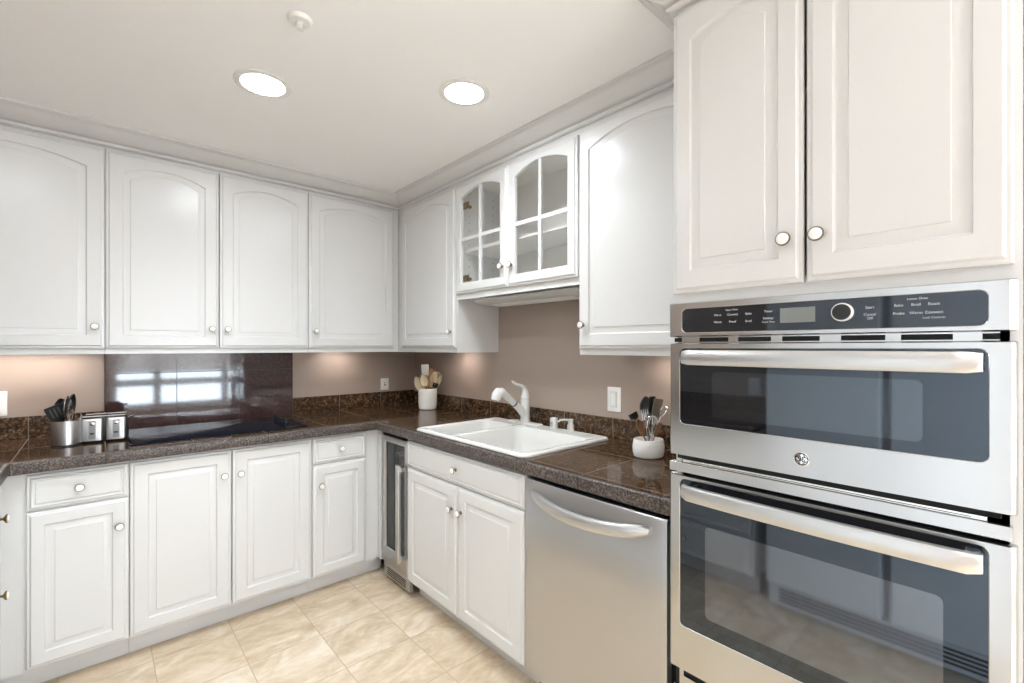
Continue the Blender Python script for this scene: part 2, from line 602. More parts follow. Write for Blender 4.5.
def carcass(parent, w, d, h, z0=0.0, stile=0.03, rail_b=0.035, rail_t=0.05, top=True, mids=(), rails=(), inside=INSIDE, shelves=(), lft=None, rgt=None, pins=False):
    """hollow box with a face frame; front plane at y=0"""
    b = MB()
    g = 0.0006
    t = 0.016
    l = stile if lft is None else lft
    r = stile if rgt is None else rgt
    b.box(g, t, 0.019, d, z0, h, PAINT)
    b.box(w - t, w - g, 0.019, d, z0, h, PAINT)
    b.box(t, w - t, d - 0.01, d, z0, h, inside)
    b.box(t, w - t, 0.019, d - 0.01, z0 + 0.015, z0 + 0.031, inside)
    if top:
        b.box(t, w - t, 0.019, d - 0.01, h - 0.016, h, inside)
    for z in shelves:
        b.box(t, w - t, 0.03, d - 0.01, z, z + 0.018, inside)
    b.box(g, l, 0, 0.019, z0, h, PAINT)
    b.box(w - r, w - g, 0, 0.019, z0, h, PAINT)
    b.box(l, w - r, 0, 0.019, z0, z0 + rail_b, PAINT)
    b.box(l, w - r, 0, 0.019, h - rail_t, h, PAINT)
    for x0, x1 in mids:
        b.box(x0, x1, 0.0, 0.019, z0 + rail_b, h - rail_t, PAINT)
    for a, c in rails:
        b.box(l, w - r, 0.0, 0.019, a, c, PAINT)
    if pins:
        for q in range(14):
            for yy in (0.07, 0.25):
                b.lathe([(0.003, -0.0004), (0.003, 0.0006)], DARK, 8, (t, yy, 0.07 + q * 0.042), 'X')
    return b.build('carcass', parent, smooth=False)


# ---- upper cabinets on the back wall
UB, UT = 1.316, 2.300
DB, DTOP = 1.343 - UB, 2.268 - UB
UH = UT - UB
KZ = 1.4425 - UB


def upper_back(x0, x1, label, doors, **kw):
    t = thing('wall_cabinet', label, 'cabinet', (x0, -0.312, UB), 0, 'wall cabinets')
    carcass(t, x1 - x0, 0.309, UH, **kw)
    for a, b, k in doors:
        panel_door(t, a - x0, b - x0, DB, DTOP, 0.042, knob=(k - x0, KZ))
    return t


upper_back(-2.748, -1.8175, 'white arched-door wall cabinet at the left photo edge, above the steel utensil holder', [(-2.42, -1.8195, -1.853)], lft=0.340)
upper_back(-1.8175, -0.9085, 'white two-door wall cabinet above the black cooktop and dark tall tiles', [(-1.8152, -1.3652, -1.397), (-1.3610, -0.9110, -1.327)])
upper_back(-0.9085, -0.3125, 'white single-door wall cabinet on the back wall, last before the corner', [(-0.9062, -0.352, -0.870)], rgt=0.04)

# ---- upper cabinets on the right wall (local x runs towards the camera)
def upper_right(y0, y1, label, doors, zb=UB, **kw):
    t = thing('wall_cabinet', label, 'cabinet', (-0.312, y0, zb), FACE_R, 'wall cabinets')
    carcass(t, y0 - y1, 0.309, UT - zb, **kw)
    for a, b, k, kz in doors:
        panel_door(t, y0 - a, y0 - b, DB, DTOP - 0.008, 0.050, head=0.042, knob=(y0 - k, kz), stile=0.054)
    return t


upper_right(-0.3145, -1.008, 'white wall cabinet in the corner above the white crock of wooden utensils', [(-0.385, -1.006, -0.967, 1.436 - UB)], lft=0.07)
upper_right(-1.909, -2.528, 'white single-door wall cabinet above the light switch, beside the oven tower', [(-1.915, -2.505, -1.942, 1.4405 - UB)])


def glass_door(parent, x0, x1, z0, z1, knob, hinge_x):
    fw, rail, arch = 0.050, 0.052, 0.042
    rs = edge_rings(x0, x1, z0, z1)
    top = z1 - 0.032
    ix0, ix1, iz0 = x0 + fw, x1 - fw, z0 + rail
    rs.append(loop(ix0, ix1, iz0, top - arch, top, -T))
    rs.append(loop(ix0 + 0.003, ix1 - 0.003, iz0 + 0.003, top - arch - 0.003, top - 0.003, -T + 0.003))
    rs.append(loop(ix0 + 0.003, ix1 - 0.003, iz0 + 0.003, top - arch - 0.003, top - 0.003, 0))
    m = MB().rings(rs, PAINT, False, False, closed=True)
    cx = (ix0 + ix1) / 2
    m.box(cx - 0.009, cx + 0.009, -T + 0.004, -0.004, iz0, top - 0.002, PAINT)
    zc = iz0 + (top - iz0) * 0.475
    m.box(ix0, ix1, -T + 0.0045, -0.0045, zc - 0.009, zc + 0.009, PAINT)
    d = m.build('door', parent, angle=20)
    d['label'] = 'arched glazed door with four panes'
    p = MB()
    lo = loop(ix0 + 0.0025, ix1 - 0.0025, iz0 + 0.0025, top - arch - 0.0025, top - 0.0025, -0.0036)
    p.rings([lo, [(a, -0.0012, c) for a, b, c in lo]], PANE, True, True)
    p.build('glass_pane', d, smooth=False)
    knob_on(d, *knob)
    for hz in ((z0 + 0.085, z1 - 0.11) if hinge_x < cx else ()):
        h = MB()
        sx = 1 if hinge_x < cx else -1
        h.box(hinge_x, hinge_x + sx * 0.055, 0.002, 0.016, hz - 0.017, hz + 0.017, ANTIQUE)
        h.tube([(hinge_x + sx * 0.03, 0.012, hz), (hinge_x + sx * 0.03, 0.045, hz)], 0.010, ANTIQUE, 12)
        h.build('hinge', d)
    return d


ZE = 1.616
t = thing('glass_cabinet', 'white wall cabinet with two arched four-pane glass doors, above the sink', 'cabinet', (-0.312, -1.008, ZE), FACE_R, 'wall cabinets')
WE = 0.901
carcass(t, WE, 0.309, UT - ZE, stile=0.035, pins=True, shelves=(0.270,), rail_t=0.06)
glass_door(t, 0.0030, 0.4485, 1.648 - ZE, 2.252 - ZE, (0.4155, 1.752 - ZE), 0.036)
glass_door(t, 0.4515, 0.8980, 1.648 - ZE, 2.252 - ZE, (0.4845, 1.752 - ZE), 0.862)
# ---- slim light fixture under the glass cabinet
t = thing('under_cabinet_fixture', 'slim grey fixture with curved front under the glass-door cabinet', 'light fixture', (-0.30, -1.04, ZE), FACE_R)
pf = [(0.020, -0.003), (0.020, -0.010), (0.036, -0.022), (0.065, -0.030), (0.20, -0.033), (0.25, -0.030), (0.27, -0.014), (0.27, -0.003)]
MB().prism([(a, b) for a, b in pf], 'x', 0.08, 0.83, mat('grey_enamel', (0.50, 0.49, 0.47), 0.4)).build('housing', t, angle=50)
lens = MB().prism([(0.08, -0.0320), (0.18, -0.0335), (0.18, -0.0360), (0.13, -0.041), (0.08, -0.0340)], 'x', 0.16, 0.75, PLASTIC).build('lens', t, angle=50)

# ------------------------------------------------------------------ base cabinets
BH = 0.866
TOE = 0.102


def base_unit(loc, rz, w, label, cat='cabinet', d=0.60, rails=(), lft=None, rgt=None, mids=(), toe_l=0.0, toe_r=0.0):
    t = thing('base_cabinet', label, cat, loc, rz, 'base cabinets')
    carcass(t, w, d, BH, TOE - 0.006, rails=rails, lft=lft, rgt=rgt, mids=mids, top=False, rail_b=0.03, rail_t=0.03)
    MB().box(0.0006 - toe_l, w - 0.0006 + toe_r, 0.067, 0.083, 0.001, TOE - 0.008, PAINT).build('toe_kick', t, smooth=False)
    return t


DZ0, DZ1 = 0.106, 0.708        # doors below a drawer
RZ0, RZ1 = 0.716, 0.852        # drawers
x0 = -2.1255
t = base_unit((x0, -0.607, 0), 0, -1.741 - x0, 'white base cabinet, one drawer over one door, below the steel toaster', lft=0.096, rails=((0.705, 0.735),))
drawer_front(t, -2.048 - x0, -1.7455 - x0, RZ0, RZ1)
panel_door(t, -2.048 - x0, -1.7455 - x0, DZ0, DZ1, 0, knob=(-1.775 - x0, 0.595), stile=0.05, rail=0.055)
x0 = -1.741
t = base_unit((x0, -0.607, 0), 0, -0.985 - x0, 'white two-door base cabinet directly under the black cooktop')
panel_door(t, -1.7400 - x0, -1.3625 - x0, DZ0, RZ1, 0, knob=(-1.395 - x0, 0.735), rail=0.06)
panel_door(t, -1.3580 - x0, -0.9895 - x0, DZ0, RZ1, 0, knob=(-1.326 - x0, 0.735), rail=0.06)
x0 = -0.985
t = base_unit((x0, -0.607, 0), 0, -0.603 - x0, 'white base cabinet of one drawer over one door beside the wine cooler', rgt=0.085, rails=((0.705, 0.735),), toe_r=0.05)
drawer_front(t, -0.9805 - x0, -0.684 - x0, RZ0, RZ1)
panel_door(t, -0.9805 - x0, -0.684 - x0, DZ0, DZ1, 0, knob=(-0.942 - x0, 0.597), stile=0.052, rail=0.055)
MB().box(0.3826, 0.397, -0.041, -0.0005, TOE, BH, PAINT).build('corner_filler', t, smooth=False)

# sink cabinet
y0 = -0.965
t = base_unit((-0.600, y0, 0), FACE_R, 0.921, 'white sink cabinet with one long drawer front and two doors below it', rails=((0.705, 0.735),), d=0.595)
drawer_front(t, 0.014, 0.9165, RZ0, RZ1)
panel_door(t, 0.014, 0.4705, DZ0, DZ1, 0, knob=(0.434, 0.598), rail=0.058)
panel_door(t, 0.4740, 0.9165, DZ0, DZ1, 0, knob=(0.506, 0.598), rail=0.058)

# left leg: drawer bank seen edge-on
y1 = -0.612
yl = -2.20
t = base_unit((-2.126, yl, 0), FACE_L, y1 - yl, 'white base cabinet of the left counter leg, seen edge-on at the photo edge', rails=((0.590, 0.625), (0.30, 0.335)), mids=((0.74, 0.80),), rgt=0.075)
W = y1 - yl
for a, b, ks in ((0.02, 0.755, (0.12, 0.655)), (0.785, W - 0.068, (0.87, W - 0.127))):
    for q, (za, zb) in enumerate(((0.615, 0.852), (0.325, 0.600), (0.106, 0.310))):
        kk = ((a + b) / 2,) if q == 2 else (ks[0], ks[1] - 0.012 * q)
        drawer_front(t, a, b, za, zb, ring=ANTIQUE, knobs=kk)

# ------------------------------------------------------------------ worktop
CT, CBOT = 0.9135, 0.8675
YC, XC, XLF = -0.655, -0.636, -2.092
SX0, SX1, SY0, SY1 = -0.590, -0.080, -1.862, -1.058      # sink cut-out
YEND = -2.528
root = thing('worktop', 'brown granite tile worktop running round three walls under the wall cabinets', 'countertop', (-1.4, -0.3, CBOT))
b = MB()
zt = CT - 0.022


def slab(x0, x1, y0, y1):
    b.box(x0, x1, y0, y1, zt, CT, GR_TOP)


fr = 0.012
slab(-2.747, XLF - fr, -2.20, -0.002)
slab(XLF - fr, XC + fr, YC + fr, -0.002)
slab(XC + fr, -0.002, SY1, -0.002)
slab(XC + fr, SX0, SY0, SY1)
slab(SX1, -0.002, SY0, SY1)
slab(XC + fr, -0.002, YEND, SY0)
b.xform(Matrix.Translation((1.4, 0.3, -CBOT)))
b.build('top', root, smooth=False)
# apron with rounded nosing, mitred round the two inner corners
pr = [(-0.012, 0), (-0.012, 0.046), (-0.002, 0.046), (0.0015, 0.0448), (0.004, 0.0415), (0.005, 0.037), (0.005, 0.004), (0.003, 0.0)]
pth = [(XLF - 0.005, -2.20), (XLF - 0.005, YC + 0.005), (XC + 0.005, YC + 0.005), (XC + 0.005, YEND)]
rings = []
for i, p in enumerate(pth):
    ns = []
    for a, c in ((i - 1, i), (i, i + 1)):
        if 0 <= a and c < len(pth):
            d = Vector((pth[c][0] - pth[a][0], pth[c][1] - pth[a][1])).normalized()
            ns.append(Vector((d.y, -d.x)))
    off = ns[0] if len(ns) == 1 else (ns[0] + ns[1]) / (1 + ns[0].dot(ns[1]))
    rings.append([(p[0] + off.x * o + 1.4, p[1] + off.y * o + 0.3, z) for o, z in pr])
e = MB().rings(rings, GR_EDGE, True, True).build('edge_trim', root, angle=50)
e['label'] = 'speckled granite edge'

# ---- backsplashes
SPH = 0.105
b = MB().box(-2.747, -1.8185, -0.011, -0.0005, CT + 0.0005, CT + SPH, GR_SPL)
tag(b.build('backsplash', bevel=0.0015), 'low brown tile upstand behind the steel utensil holder', 'backsplash', 'low upstands')
b = MB().box(-0.9025, -0.0125, -0.011, -0.0005, CT + 0.0005, CT + SPH, GR_SPL)
tag(b.build('backsplash', bevel=0.0015), 'low brown tile upstand on the back wall under the right outlet', 'backsplash', 'low upstands')
b = MB().box(-0.0115, -0.0005, YEND, -0.0005, CT + 0.0005, CT + SPH - 0.010, GR_SPR)
tag(b.build('backsplash', bevel=0.0015), 'low brown tile upstand along the right wall behind the sink', 'backsplash', 'low upstands')
b = MB().box(-2.7475, -2.737, -2.20, -0.0125, CT + 0.0005, CT + SPH, GR_SPR)
tag(b.build('backsplash', bevel=0.0015), 'low brown tile upstand on the left wall', 'backsplash', 'low upstands')
b = MB().box(-1.8175, -0.9035, -0.013, -0.0005, CT + 0.0005, 1.3155, GR_TALL)
tag(b.build('tall_backsplash', bevel=0.001), 'tall glossy dark tile panel behind the black cooktop', 'backsplash')

# ------------------------------------------------------------------ cooktop
t = thing('cooktop', 'black glass cooktop set in the worktop before the dark tall tiles', 'cooktop', (-1.36, -0.31, CT))
lo = rrect(-0.378, 0.378, -0.243, 0.248, 0.012, 4)
li = rrect(-0.374, 0.374, -0.239, 0.244, 0.010, 4)
MB().rings([[(x, y, 0.0004) for x, y in lo], [(x, y, 0.004) for x, y in lo], [(x, y, 0.0058) for x, y in li]], COOKTOP, True, True).build('glass_top', t, angle=60)
RINGM = mat('burner_print', (0.035, 0.035, 0.037), 0.15)
for bx, by, r in ((-0.22, -0.11, 0.09), (-0.22, 0.12, 0.075), (0.10, 0.12, 0.10), (0.10, -0.11, 0.075)):
    q = MB()
    q.rings([[(bx + rr * math.cos(a * math.pi / 24), by + rr * math.sin(a * math.pi / 24), 0.0060) for a in range(48)] for rr in (r, r - 0.003)], RINGM, False, False)
    q.build('burner_ring', t, smooth=False)
for ky in (-0.06, -0.005, 0.05, 0.105):
    MB().lathe([(0.019, 0.006), (0.019, 0.010), (0.017, 0.012), (0.0165, 0.024), (0.014, 0.027), (0.002, 0.028)], BLACK, 20, (0.315, ky, 0)).build('control_knob', t)

# ------------------------------------------------------------------ sink, faucet, dispenser
t = thing('sink', 'white double-bowl drop-in sink in the brown worktop', 'sink', (-0.335, -1.46, CT))
OX0, OX1, OY0, OY1 = -0.275, 0.285, -0.418, 0.418
b = MB()
K = 6
def ring2(x0, x1, y0, y1, r, z):
    return [(x, y, z) for x, y in rrect(x0, x1, y0, y1, r, K)]
b.rings([ring2(OX0, OX1, OY0, OY1, 0.035, 0.0005), ring2(OX0 - 0.001, OX1 + 0.001, OY0 - 0.001, OY1 + 0.001, 0.035, 0.006),
         ring2(OX0 + 0.004, OX1 - 0.004, OY0 + 0.004, OY1 - 0.004, 0.033, 0.0125),
         ring2(OX0 + 0.014, OX1 - 0.014, OY0 + 0.014, OY1 - 0.014, 0.026, 0.0145)], SINKW, False, False)
cx0, cx1 = OX0 + 0.014, OX1 - 0.014
cy0, cy1 = OY0 + 0.014, OY1 - 0.014
# deck: rounded outer ring to square cells, then cells to the bowls
b.rings([ring2(cx0, cx1, cy0, cy1, 0.026, 0.0145), ring2(cx0 + 0.006, cx1 - 0.006, cy0 + 0.006, cy1 - 0.006, 0.0005, 0.0135)], SINKW, False, False)
cx0, cx1, cy0, cy1 = cx0 + 0.006, cx1 - 0.006, cy0 + 0.006, cy1 - 0.006
ydiv = 0.115
for a, c in ((cy0, ydiv), (ydiv, cy1)):
    bx0, bx1 = cx0 + 0.012, cx1 - 0.085
    by0 = a + (0.014 if a == cy0 else 0.011)
    by1 = c - (0.014 if c == cy1 else 0.011)
    b.rings([ring2(cx0, cx1, a, c, 0.0003, 0.0135), ring2(bx0, bx1, by0, by1, 0.05, 0.0125),
             ring2(bx0 + 0.004, bx1 - 0.004, by0 + 0.004, by1 - 0.004, 0.05, 0.007),
             ring2(bx0 + 0.012, bx1 - 0.014, by0 + 0.010, by1 - 0.010, 0.055, -0.05),
             ring2(bx0 + 0.022, bx1 - 0.026, by0 + 0.018, by1 - 0.018, 0.06, -0.140),
             ring2(bx0 + 0.045, bx1 - 0.05, by0 + 0.04, by1 - 0.04, 0.06, -0.165)], SINKW, False, True)
b.build('basin', t, angle=50)
for yy in ((cy0 + ydiv) / 2, (cy1 + ydiv) / 2):
    MB().lathe([(0.04, -0.1648), (0.04, -0.1625), (0.03, -0.1622), (0.028, -0.164)], CHROME, 24, (-0.03, yy, 0)).build('drain', t)

DECK = CT + 0.0143
t = thing('faucet', 'white pull-out faucet with a curved lever on the back of the sink', 'faucet', (-0.090, -1.335, DECK))
b = MB()
b.rings([[(x, y, z) for x, y in rrect(-0.030 + e, 0.030 - e, -0.125 + e, 0.125 - e, 0.028 - e, 6)] for e, z in ((0, 0), (0, 0.006), (0.004, 0.009), (0.012, 0.010))], SINKW, True, True)
b.build('deck_plate', t, angle=50)
MB().lathe([(0.030, 0.009), (0.028, 0.014), (0.026, 0.03), (0.0255, 0.115), (0.0262, 0.117), (0.0262, 0.122), (0.0255, 0.124), (0.0255, 0.136)], SINKW, 28).build('body', t)
b = MB()
pts = [(-0.012, 0, 0.058), (-0.04, 0, 0.084), (-0.075, 0, 0.112), (-0.078, 0, 0.1145)]
b.tube(pts, [0.024, 0.021, 0.0185, 0.0185], SINKW, 18)
b.build('spout', t)
b = MB()
b.tube([(-0.077, 0, 0.1137), (-0.083, 0, 0.1185)], 0.0188, BLACK, 18)
b.tube([(-0.083, 0, 0.1185), (-0.12, 0, 0.147), (-0.155, 0, 0.172), (-0.172, 0, 0.181), (-0.190, 0, 0.181), (-0.205, 0, 0.168), (-0.212, 0, 0.150), (-0.214, 0, 0.143)],
       [0.0175, 0.019, 0.022, 0.026, 0.0285, 0.0275, 0.0255, 0.022], SINKW, 18)
s = b.build('spray_head', t)
b = MB()
b.tube([(0, 0, 0.137), (0.001, 0, 0.150), (0.001, 0, 0.170), (-0.006, 0, 0.190), (-0.020, 0, 0.205), (-0.045, 0, 0.2135), (-0.070, 0, 0.221), (-0.090, 0, 0.232), (-0.098, 0, 0.240)],
       [0.0255, 0.0252, 0.020, 0.0145, 0.0105, 0.0085, 0.0080, 0.0072, 0.004], SINKW, 16)
b.build('lever', t)

t = thing('air_gap', 'short white slotted air gap cap on the sink deck', 'sink fitting', (-0.088, -1.548, DECK))
MB().lathe([(0.0235, 0), (0.0235, 0.004), (0.0205, 0.006), (0.0205, 0.050), (0.018, 0.056), (0.002, 0.058)], SINKW, 24).build('cap', t)
b = MB()
for q in range(3):
    b.box(-0.0212, -0.0195, -0.010, 0.008, 0.018 + q * 0.008, 0.0205 + q * 0.008, DARK)
b.build('vent_slot', t, smooth=False)

t = thing('soap_dispenser', 'white soap dispenser pump with a thin spout on the sink deck', 'soap dispenser', (-0.088, -1.662, DECK))
MB().lathe([(0.025, 0), (0.024, 0.004), (0.0185, 0.007), (0.0175, 0.012), (0.0165, 0.034)], SINKW, 24).build('base', t)
b = MB()
b.lathe([(0.0125, 0.034), (0.0125, 0.055), (0.014, 0.057), (0.0135, 0.062), (0.002, 0.064)], SINKW, 20)
b.tube([(-0.006, 0, 0.057), (-0.04, 0.0, 0.063), (-0.075, 0, 0.064), (-0.092, 0, 0.058)], [0.006, 0.0055, 0.005, 0.004], SINKW, 10)
b.build('pump', t)

# ------------------------------------------------------------------ wine cooler
t = thing('wine_cooler', 'narrow steel-framed wine cooler with dark glass between cabinet and sink cabinet', 'wine cooler', (-0.585, -0.651, 0), FACE_R)
W = 0.305
b = MB()
b.box(0.0, W, 0.045, 0.56, 0.06, 0.855, DARK)
b.build('housing', t, smooth=False)
b = MB()
lo = lambda e, y: [(x, y, z) for x, z in rrect(0 + e, W - e, 0.105 + e, 0.838 - e, 0.004, 2)]
li = lambda e, y: [(x, y, z) for x, z in rrect(0.034 + e, W - 0.034 - e, 0.190 + e, 0.806 - e, 0.004, 2)]
b.rings([lo(0, 0.04), lo(0, -0.012), lo(0.003, -0.015), li(0, -0.015), li(0.002, -0.012), li(0.002, 0.04)], STEEL, False, False, closed=True)
d = b.build('door', t, angle=40)
d['label'] = 'steel door frame'
MB().box(0.037, W - 0.037, -0.004, 0.004, 0.193, 0.803, mat('cooler_glass', (0.025, 0.025, 0.024), 0.06, spec=0.4)).build('door_glass', d, smooth=False)
b = MB()
b.rings([[(x, y, z) for x, y in rrect(0.248, 0.281, -0.062, -0.040, 0.008, 4)] for z in (0.185, 0.712)], STEEL, True, True)
for z in (0.215, 0.690):
    b.box(0.256, 0.298, -0.046, -0.0145, z - 0.012, z + 0.012, POLISH)
b.build('handle', d, angle=50)
b = MB()
b.box(0.01, W + 0.006, -0.005, 0.012, 0.022, 0.098, STEEL)
for q in range(4):
    b.box(0.05, W - 0.04, -0.0065, -0.0045, 0.034 + q * 0.012, 0.038 + q * 0.012, DARK)
k = b.build('kick_plate', t, smooth=False)
MB().lathe([(0.007, 0), (0.007, 0.004), (0.002, 0.005)], CHROME, 14, (0.11, -0.0148, 0.150), '-Y').build('lock', d)

# ------------------------------------------------------------------ dishwasher
t = thing('dishwasher', 'stainless steel dishwasher with a curved bar handle, left of the oven tower', 'dishwasher', (-0.600, -1.890, 0), FACE_R)
W = 0.597
b = MB()
b.box(0.004, W - 0.002, 0.012, 0.58, 0.10, 0.855, DARK)
b.box(0.004, W - 0.002, 0.06, 0.075, 0.003, 0.10, DARK)
b.build('tub', t, smooth=False)
# slightly bowed door skin
rings = []
N = 24
zs = [(0.105, 0.0), (0.108, 0.003), (0.840, 0.003), (0.846, 0.0)]
vs, fs = [], []
NZ = [(0.104, -0.004), (0.108, 0.0), (0.3, 0.0), (0.6, 0.0), (0.838, 0.0), (0.846, -0.006)]
b = MB()
grid = []
for i in range(N + 1):
    u = i / N
    bow = 0.006 * (1 - (2 * u - 1) ** 2)
    edge = 0.004 if i in (0, N) else 0.0
    grid.append([(0.001 + u * (W - 0.002), -0.020 - bow + edge - dz_, z) for z, dz_ in NZ])
vs = [p for g_ in grid for p in g_]
nz = len(NZ)
for i in range(N):
    for j in range(nz - 1):
        fs.append((i * nz + j, (i + 1) * nz + j, (i + 1) * nz + j + 1, i * nz + j + 1))
o_ = len(vs)
# back rim so that the door has thickness
vs += [(0.001, 0.010, 0.104), (W - 0.001, 0.010, 0.104), (W - 0.001, 0.010, 0.846), (0.001, 0.010, 0.846)]
fs.append([i * nz for i in range(N, -1, -1)] + [o_, o_ + 1])
fs.append([i * nz + nz - 1 for i in range(N + 1)] + [o_ + 2, o_ + 3])
fs.append([j for j in range(nz)] + [o_ + 3, o_])
fs.append([N * nz + j for j in range(nz - 1, -1, -1)] + [o_ + 1, o_ + 2])
fs.append([o_, o_ + 3, o_ + 2, o_ + 1])
b.add(vs, fs, STEEL)
d = b.build('door', t, angle=40)
b = MB()
pts, hw = [], []
rings = []
for i in range(25):
    u = -1 + 2 * i / 24
    s_ = 1 - u * u
    yo = -0.026 - 0.052 * s_ ** 0.8
    zc = 0.802 - 0.022 * s_
    hh = 0.010 + 0.010 * min(1, s_ * 4)
    xx = W / 2 + 0.002 + u * 0.248
    rings.append([(xx, yo + dy, zc + dz) for dy, dz in ((0.008, -hh), (-0.004, -hh), (-0.010, -hh * 0.6), (-0.012, 0), (-0.010, hh * 0.6), (-0.004, hh), (0.008, hh))])
b.rings(rings, HANDLE, True, True)
b.build('handle', d, angle=50)
MB().lathe([(0.0022, 0), (0.0022, 0.001)], BLACK, 8, (W - 0.06, -0.0205, 0.785), '-Y').build('indicator', d)

# ------------------------------------------------------------------ oven tower cabinet
TY0, TY1, TX = -2.531, -3.180, -0.645
TW = TY0 - TY1
t = thing('oven_cabinet', 'tall white cabinet around the wall oven with two arched doors on top', 'cabinet', (TX, TY0, 0), FACE_R)
b = MB()
D = 0.64
b.box(0.0005, 0.016, 0.0, D, 0.0, UT, PAINT)
b.box(TW - 0.016, TW - 0.0005, 0.0, D, 0.0, UT, PAINT)
b.box(0.016, TW - 0.016, D - 0.01, D, 0.0, UT, INSIDE)
b.box(0.016, TW - 0.016, 0.0, 0.019, 1.462, 1.510, PAINT)
b.box(0.016, TW - 0.016, 0.0, 0.019, 2.24, UT, PAINT)
b.box(0.016, TW - 0.016, 0.019, D - 0.01, 1.470, 1.490, PAINT)
b.box(0.016, TW - 0.016, 0.019, D - 0.01, 2.25, 2.27, PAINT)
b.box(0.016, TW - 0.016, 0.019, D - 0.01, 0.380, 0.398, PAINT)
b.box(0.016, TW - 0.016, 0.0, 0.019, 0.372, 0.398, PAINT)
b.box(0.016, TW - 0.016, 0.06, 0.08, 0.0, 0.10, PAINT)
b.build('carcass', t, smooth=False)
panel_door(t, -0.002, 0.3150, 1.495, 2.262, 0.026, head=0.062, knob=(0.281, 1.595), stile=0.050)
panel_door(t, 0.3215, 0.6380, 1.495, 2.262, 0.026, head=0.062, knob=(0.346, 1.595), stile=0.050)
drawer_front(t, 0.004, TW - 0.010, 0.11, 0.370)

# ------------------------------------------------------------------ wall oven (combination unit)
OZ = 0.400
OV = thing('wall_oven', 'stainless steel double wall oven with black glass doors in the tall cabinet', 'oven', (-0.645, -2.526, OZ), FACE_R)
OW = 0.640
FR = -0.020                       # front plane (x = -0.665)


def zz(z):
    return z - OZ


MB().box(0.025, OW - 0.030, 0.002, 0.56, 0.010, zz(1.455), DARK).build('chassis', OV, smooth=False)


def slab_rings(b, x0, x1, z0, z1, y1, hole, m, ch=0.010):
    """steel front with chamfered edges and a rounded opening"""
    K_ = 5
    A = lambda e, y, r: [(x, y, z) for x, z in rrect(x0 + e, x1 - e, zz(z0) + e * 0.3, zz(z1) - e * 0.3, r, K_)]
    h0, h1, h2, h3 = hole
    H = lambda e, y: [(x, y, z) for x, z in rrect(h0 + e, h1 - e, zz(h2) + e, zz(h3) - e, 0.014 - e * 0.5, K_)]
    b.rings([A(0, y1, 0.004), A(0, FR + 0.012, 0.004), A(ch * 0.5, FR + 0.004, 0.004), A(ch, FR, 0.003), H(0, FR), H(0.002, FR + 0.002), H(0.002, y1)], m, False, False, closed=True)


def X(y):
    return -2.526 - y


# control panel
b = MB()
slab_rings(b, -0.010, OW + 0.008, 1.376, 1.469, 0.0, (X(-2.557), X(-3.139), 1.386, 1.4525), OVSTEEL)
cp = b.build('control_panel', OV, angle=30)
MB().box(X(-2.558), X(-3.138), FR + 0.0012, FR + 0.006, zz(1.3872), zz(1.4515), BLKGLASS).build('panel_glass', cp, smooth=False)
MB().box(X(-2.800), X(-2.871), FR + 0.0004, FR + 0.0012, zz(1.4045), zz(1.4385), LCD).build('display', cp, smooth=False)
b = MB()
kx, kz = X(-2.922), zz(1.4225)
b.lathe([(0.0195, 0), (0.0195, 0.010), (0.0180, 0.013)], PORC, 32, (kx, FR + 0.0008, kz), '-Y')
b.lathe([(0.0170, 0.0128), (0.0165, 0.0146), (0.012, 0.0150), (0.001, 0.0150)], BLACK, 32, (kx, FR + 0.0008, kz), '-Y')
b.build('selector_dial', cp)


def words(items, name, parent, m, y):
    """lettering turned into one flat mesh: items = (text, centre x, z, size)"""
    out = MB()
    for txt, cx_, cz_, sz in items:
        cu = bpy.data.curves.new('text', 'FONT')
        cu.body = txt
        cu.size = sz
        cu.align_x = 'CENTER'
        cu.align_y = 'CENTER'
        cu.extrude = 0.0002
        ob = bpy.data.objects.new('text', cu)
        COL.objects.link(ob)
        dg = bpy.context.evaluated_depsgraph_get()
        me = bpy.data.meshes.new_from_object(ob.evaluated_get(dg))
        vs = [(cx_ + v.co.x, y - v.co.z, cz_ + v.co.y) for v in me.vertices]
        out.add(vs, [tuple(p.vertices) for p in me.polygons], m)
        bpy.data.objects.remove(ob)
        bpy.data.curves.remove(cu)
        bpy.data.meshes.remove(me)
    return out.build(name, parent, smooth=False)


S = 0.0075
rowA, rowB, rowH = zz(1.4300), zz(1.4120), zz(1.4420)
for items in ([('Upper Oven', X(-2.690), rowH, 0.006), ('Micro', X(-2.655), rowA, S), ('Convect', X(-2.692), rowA, S), ('Bake', X(-2.730), rowA, S),
               ('Warm', X(-2.655), rowB, S), ('Proof', X(-2.692), rowB, S), ('Broil', X(-2.730), rowB, S)],
              [('Timer', X(-2.775), zz(1.433), S), ('Settings', X(-2.775), zz(1.417), S), ('Cook Time', X(-2.775), zz(1.408), 0.006)],
              [('Start', X(-2.968), rowA, S), ('Cancel', X(-2.968), zz(1.4155), S), ('Off', X(-2.968), zz(1.4075), S)],
              [('Lower Oven', X(-3.042), zz(1.4425), 0.006), ('Bake', X(-3.014), zz(1.431), S), ('Broil', X(-3.040), zz(1.431), S), ('Roast', X(-3.066), zz(1.431), S),
               ('Probe', X(-3.014), zz(1.415), S), ('Warm', X(-3.040), zz(1.415), S), ('Convect', X(-3.066), zz(1.415), S), ('Lock Controls', X(-3.066), zz(1.405), 0.0055)]):
    words(items, 'panel_lettering', cp, PRINT, FR + 0.0009)

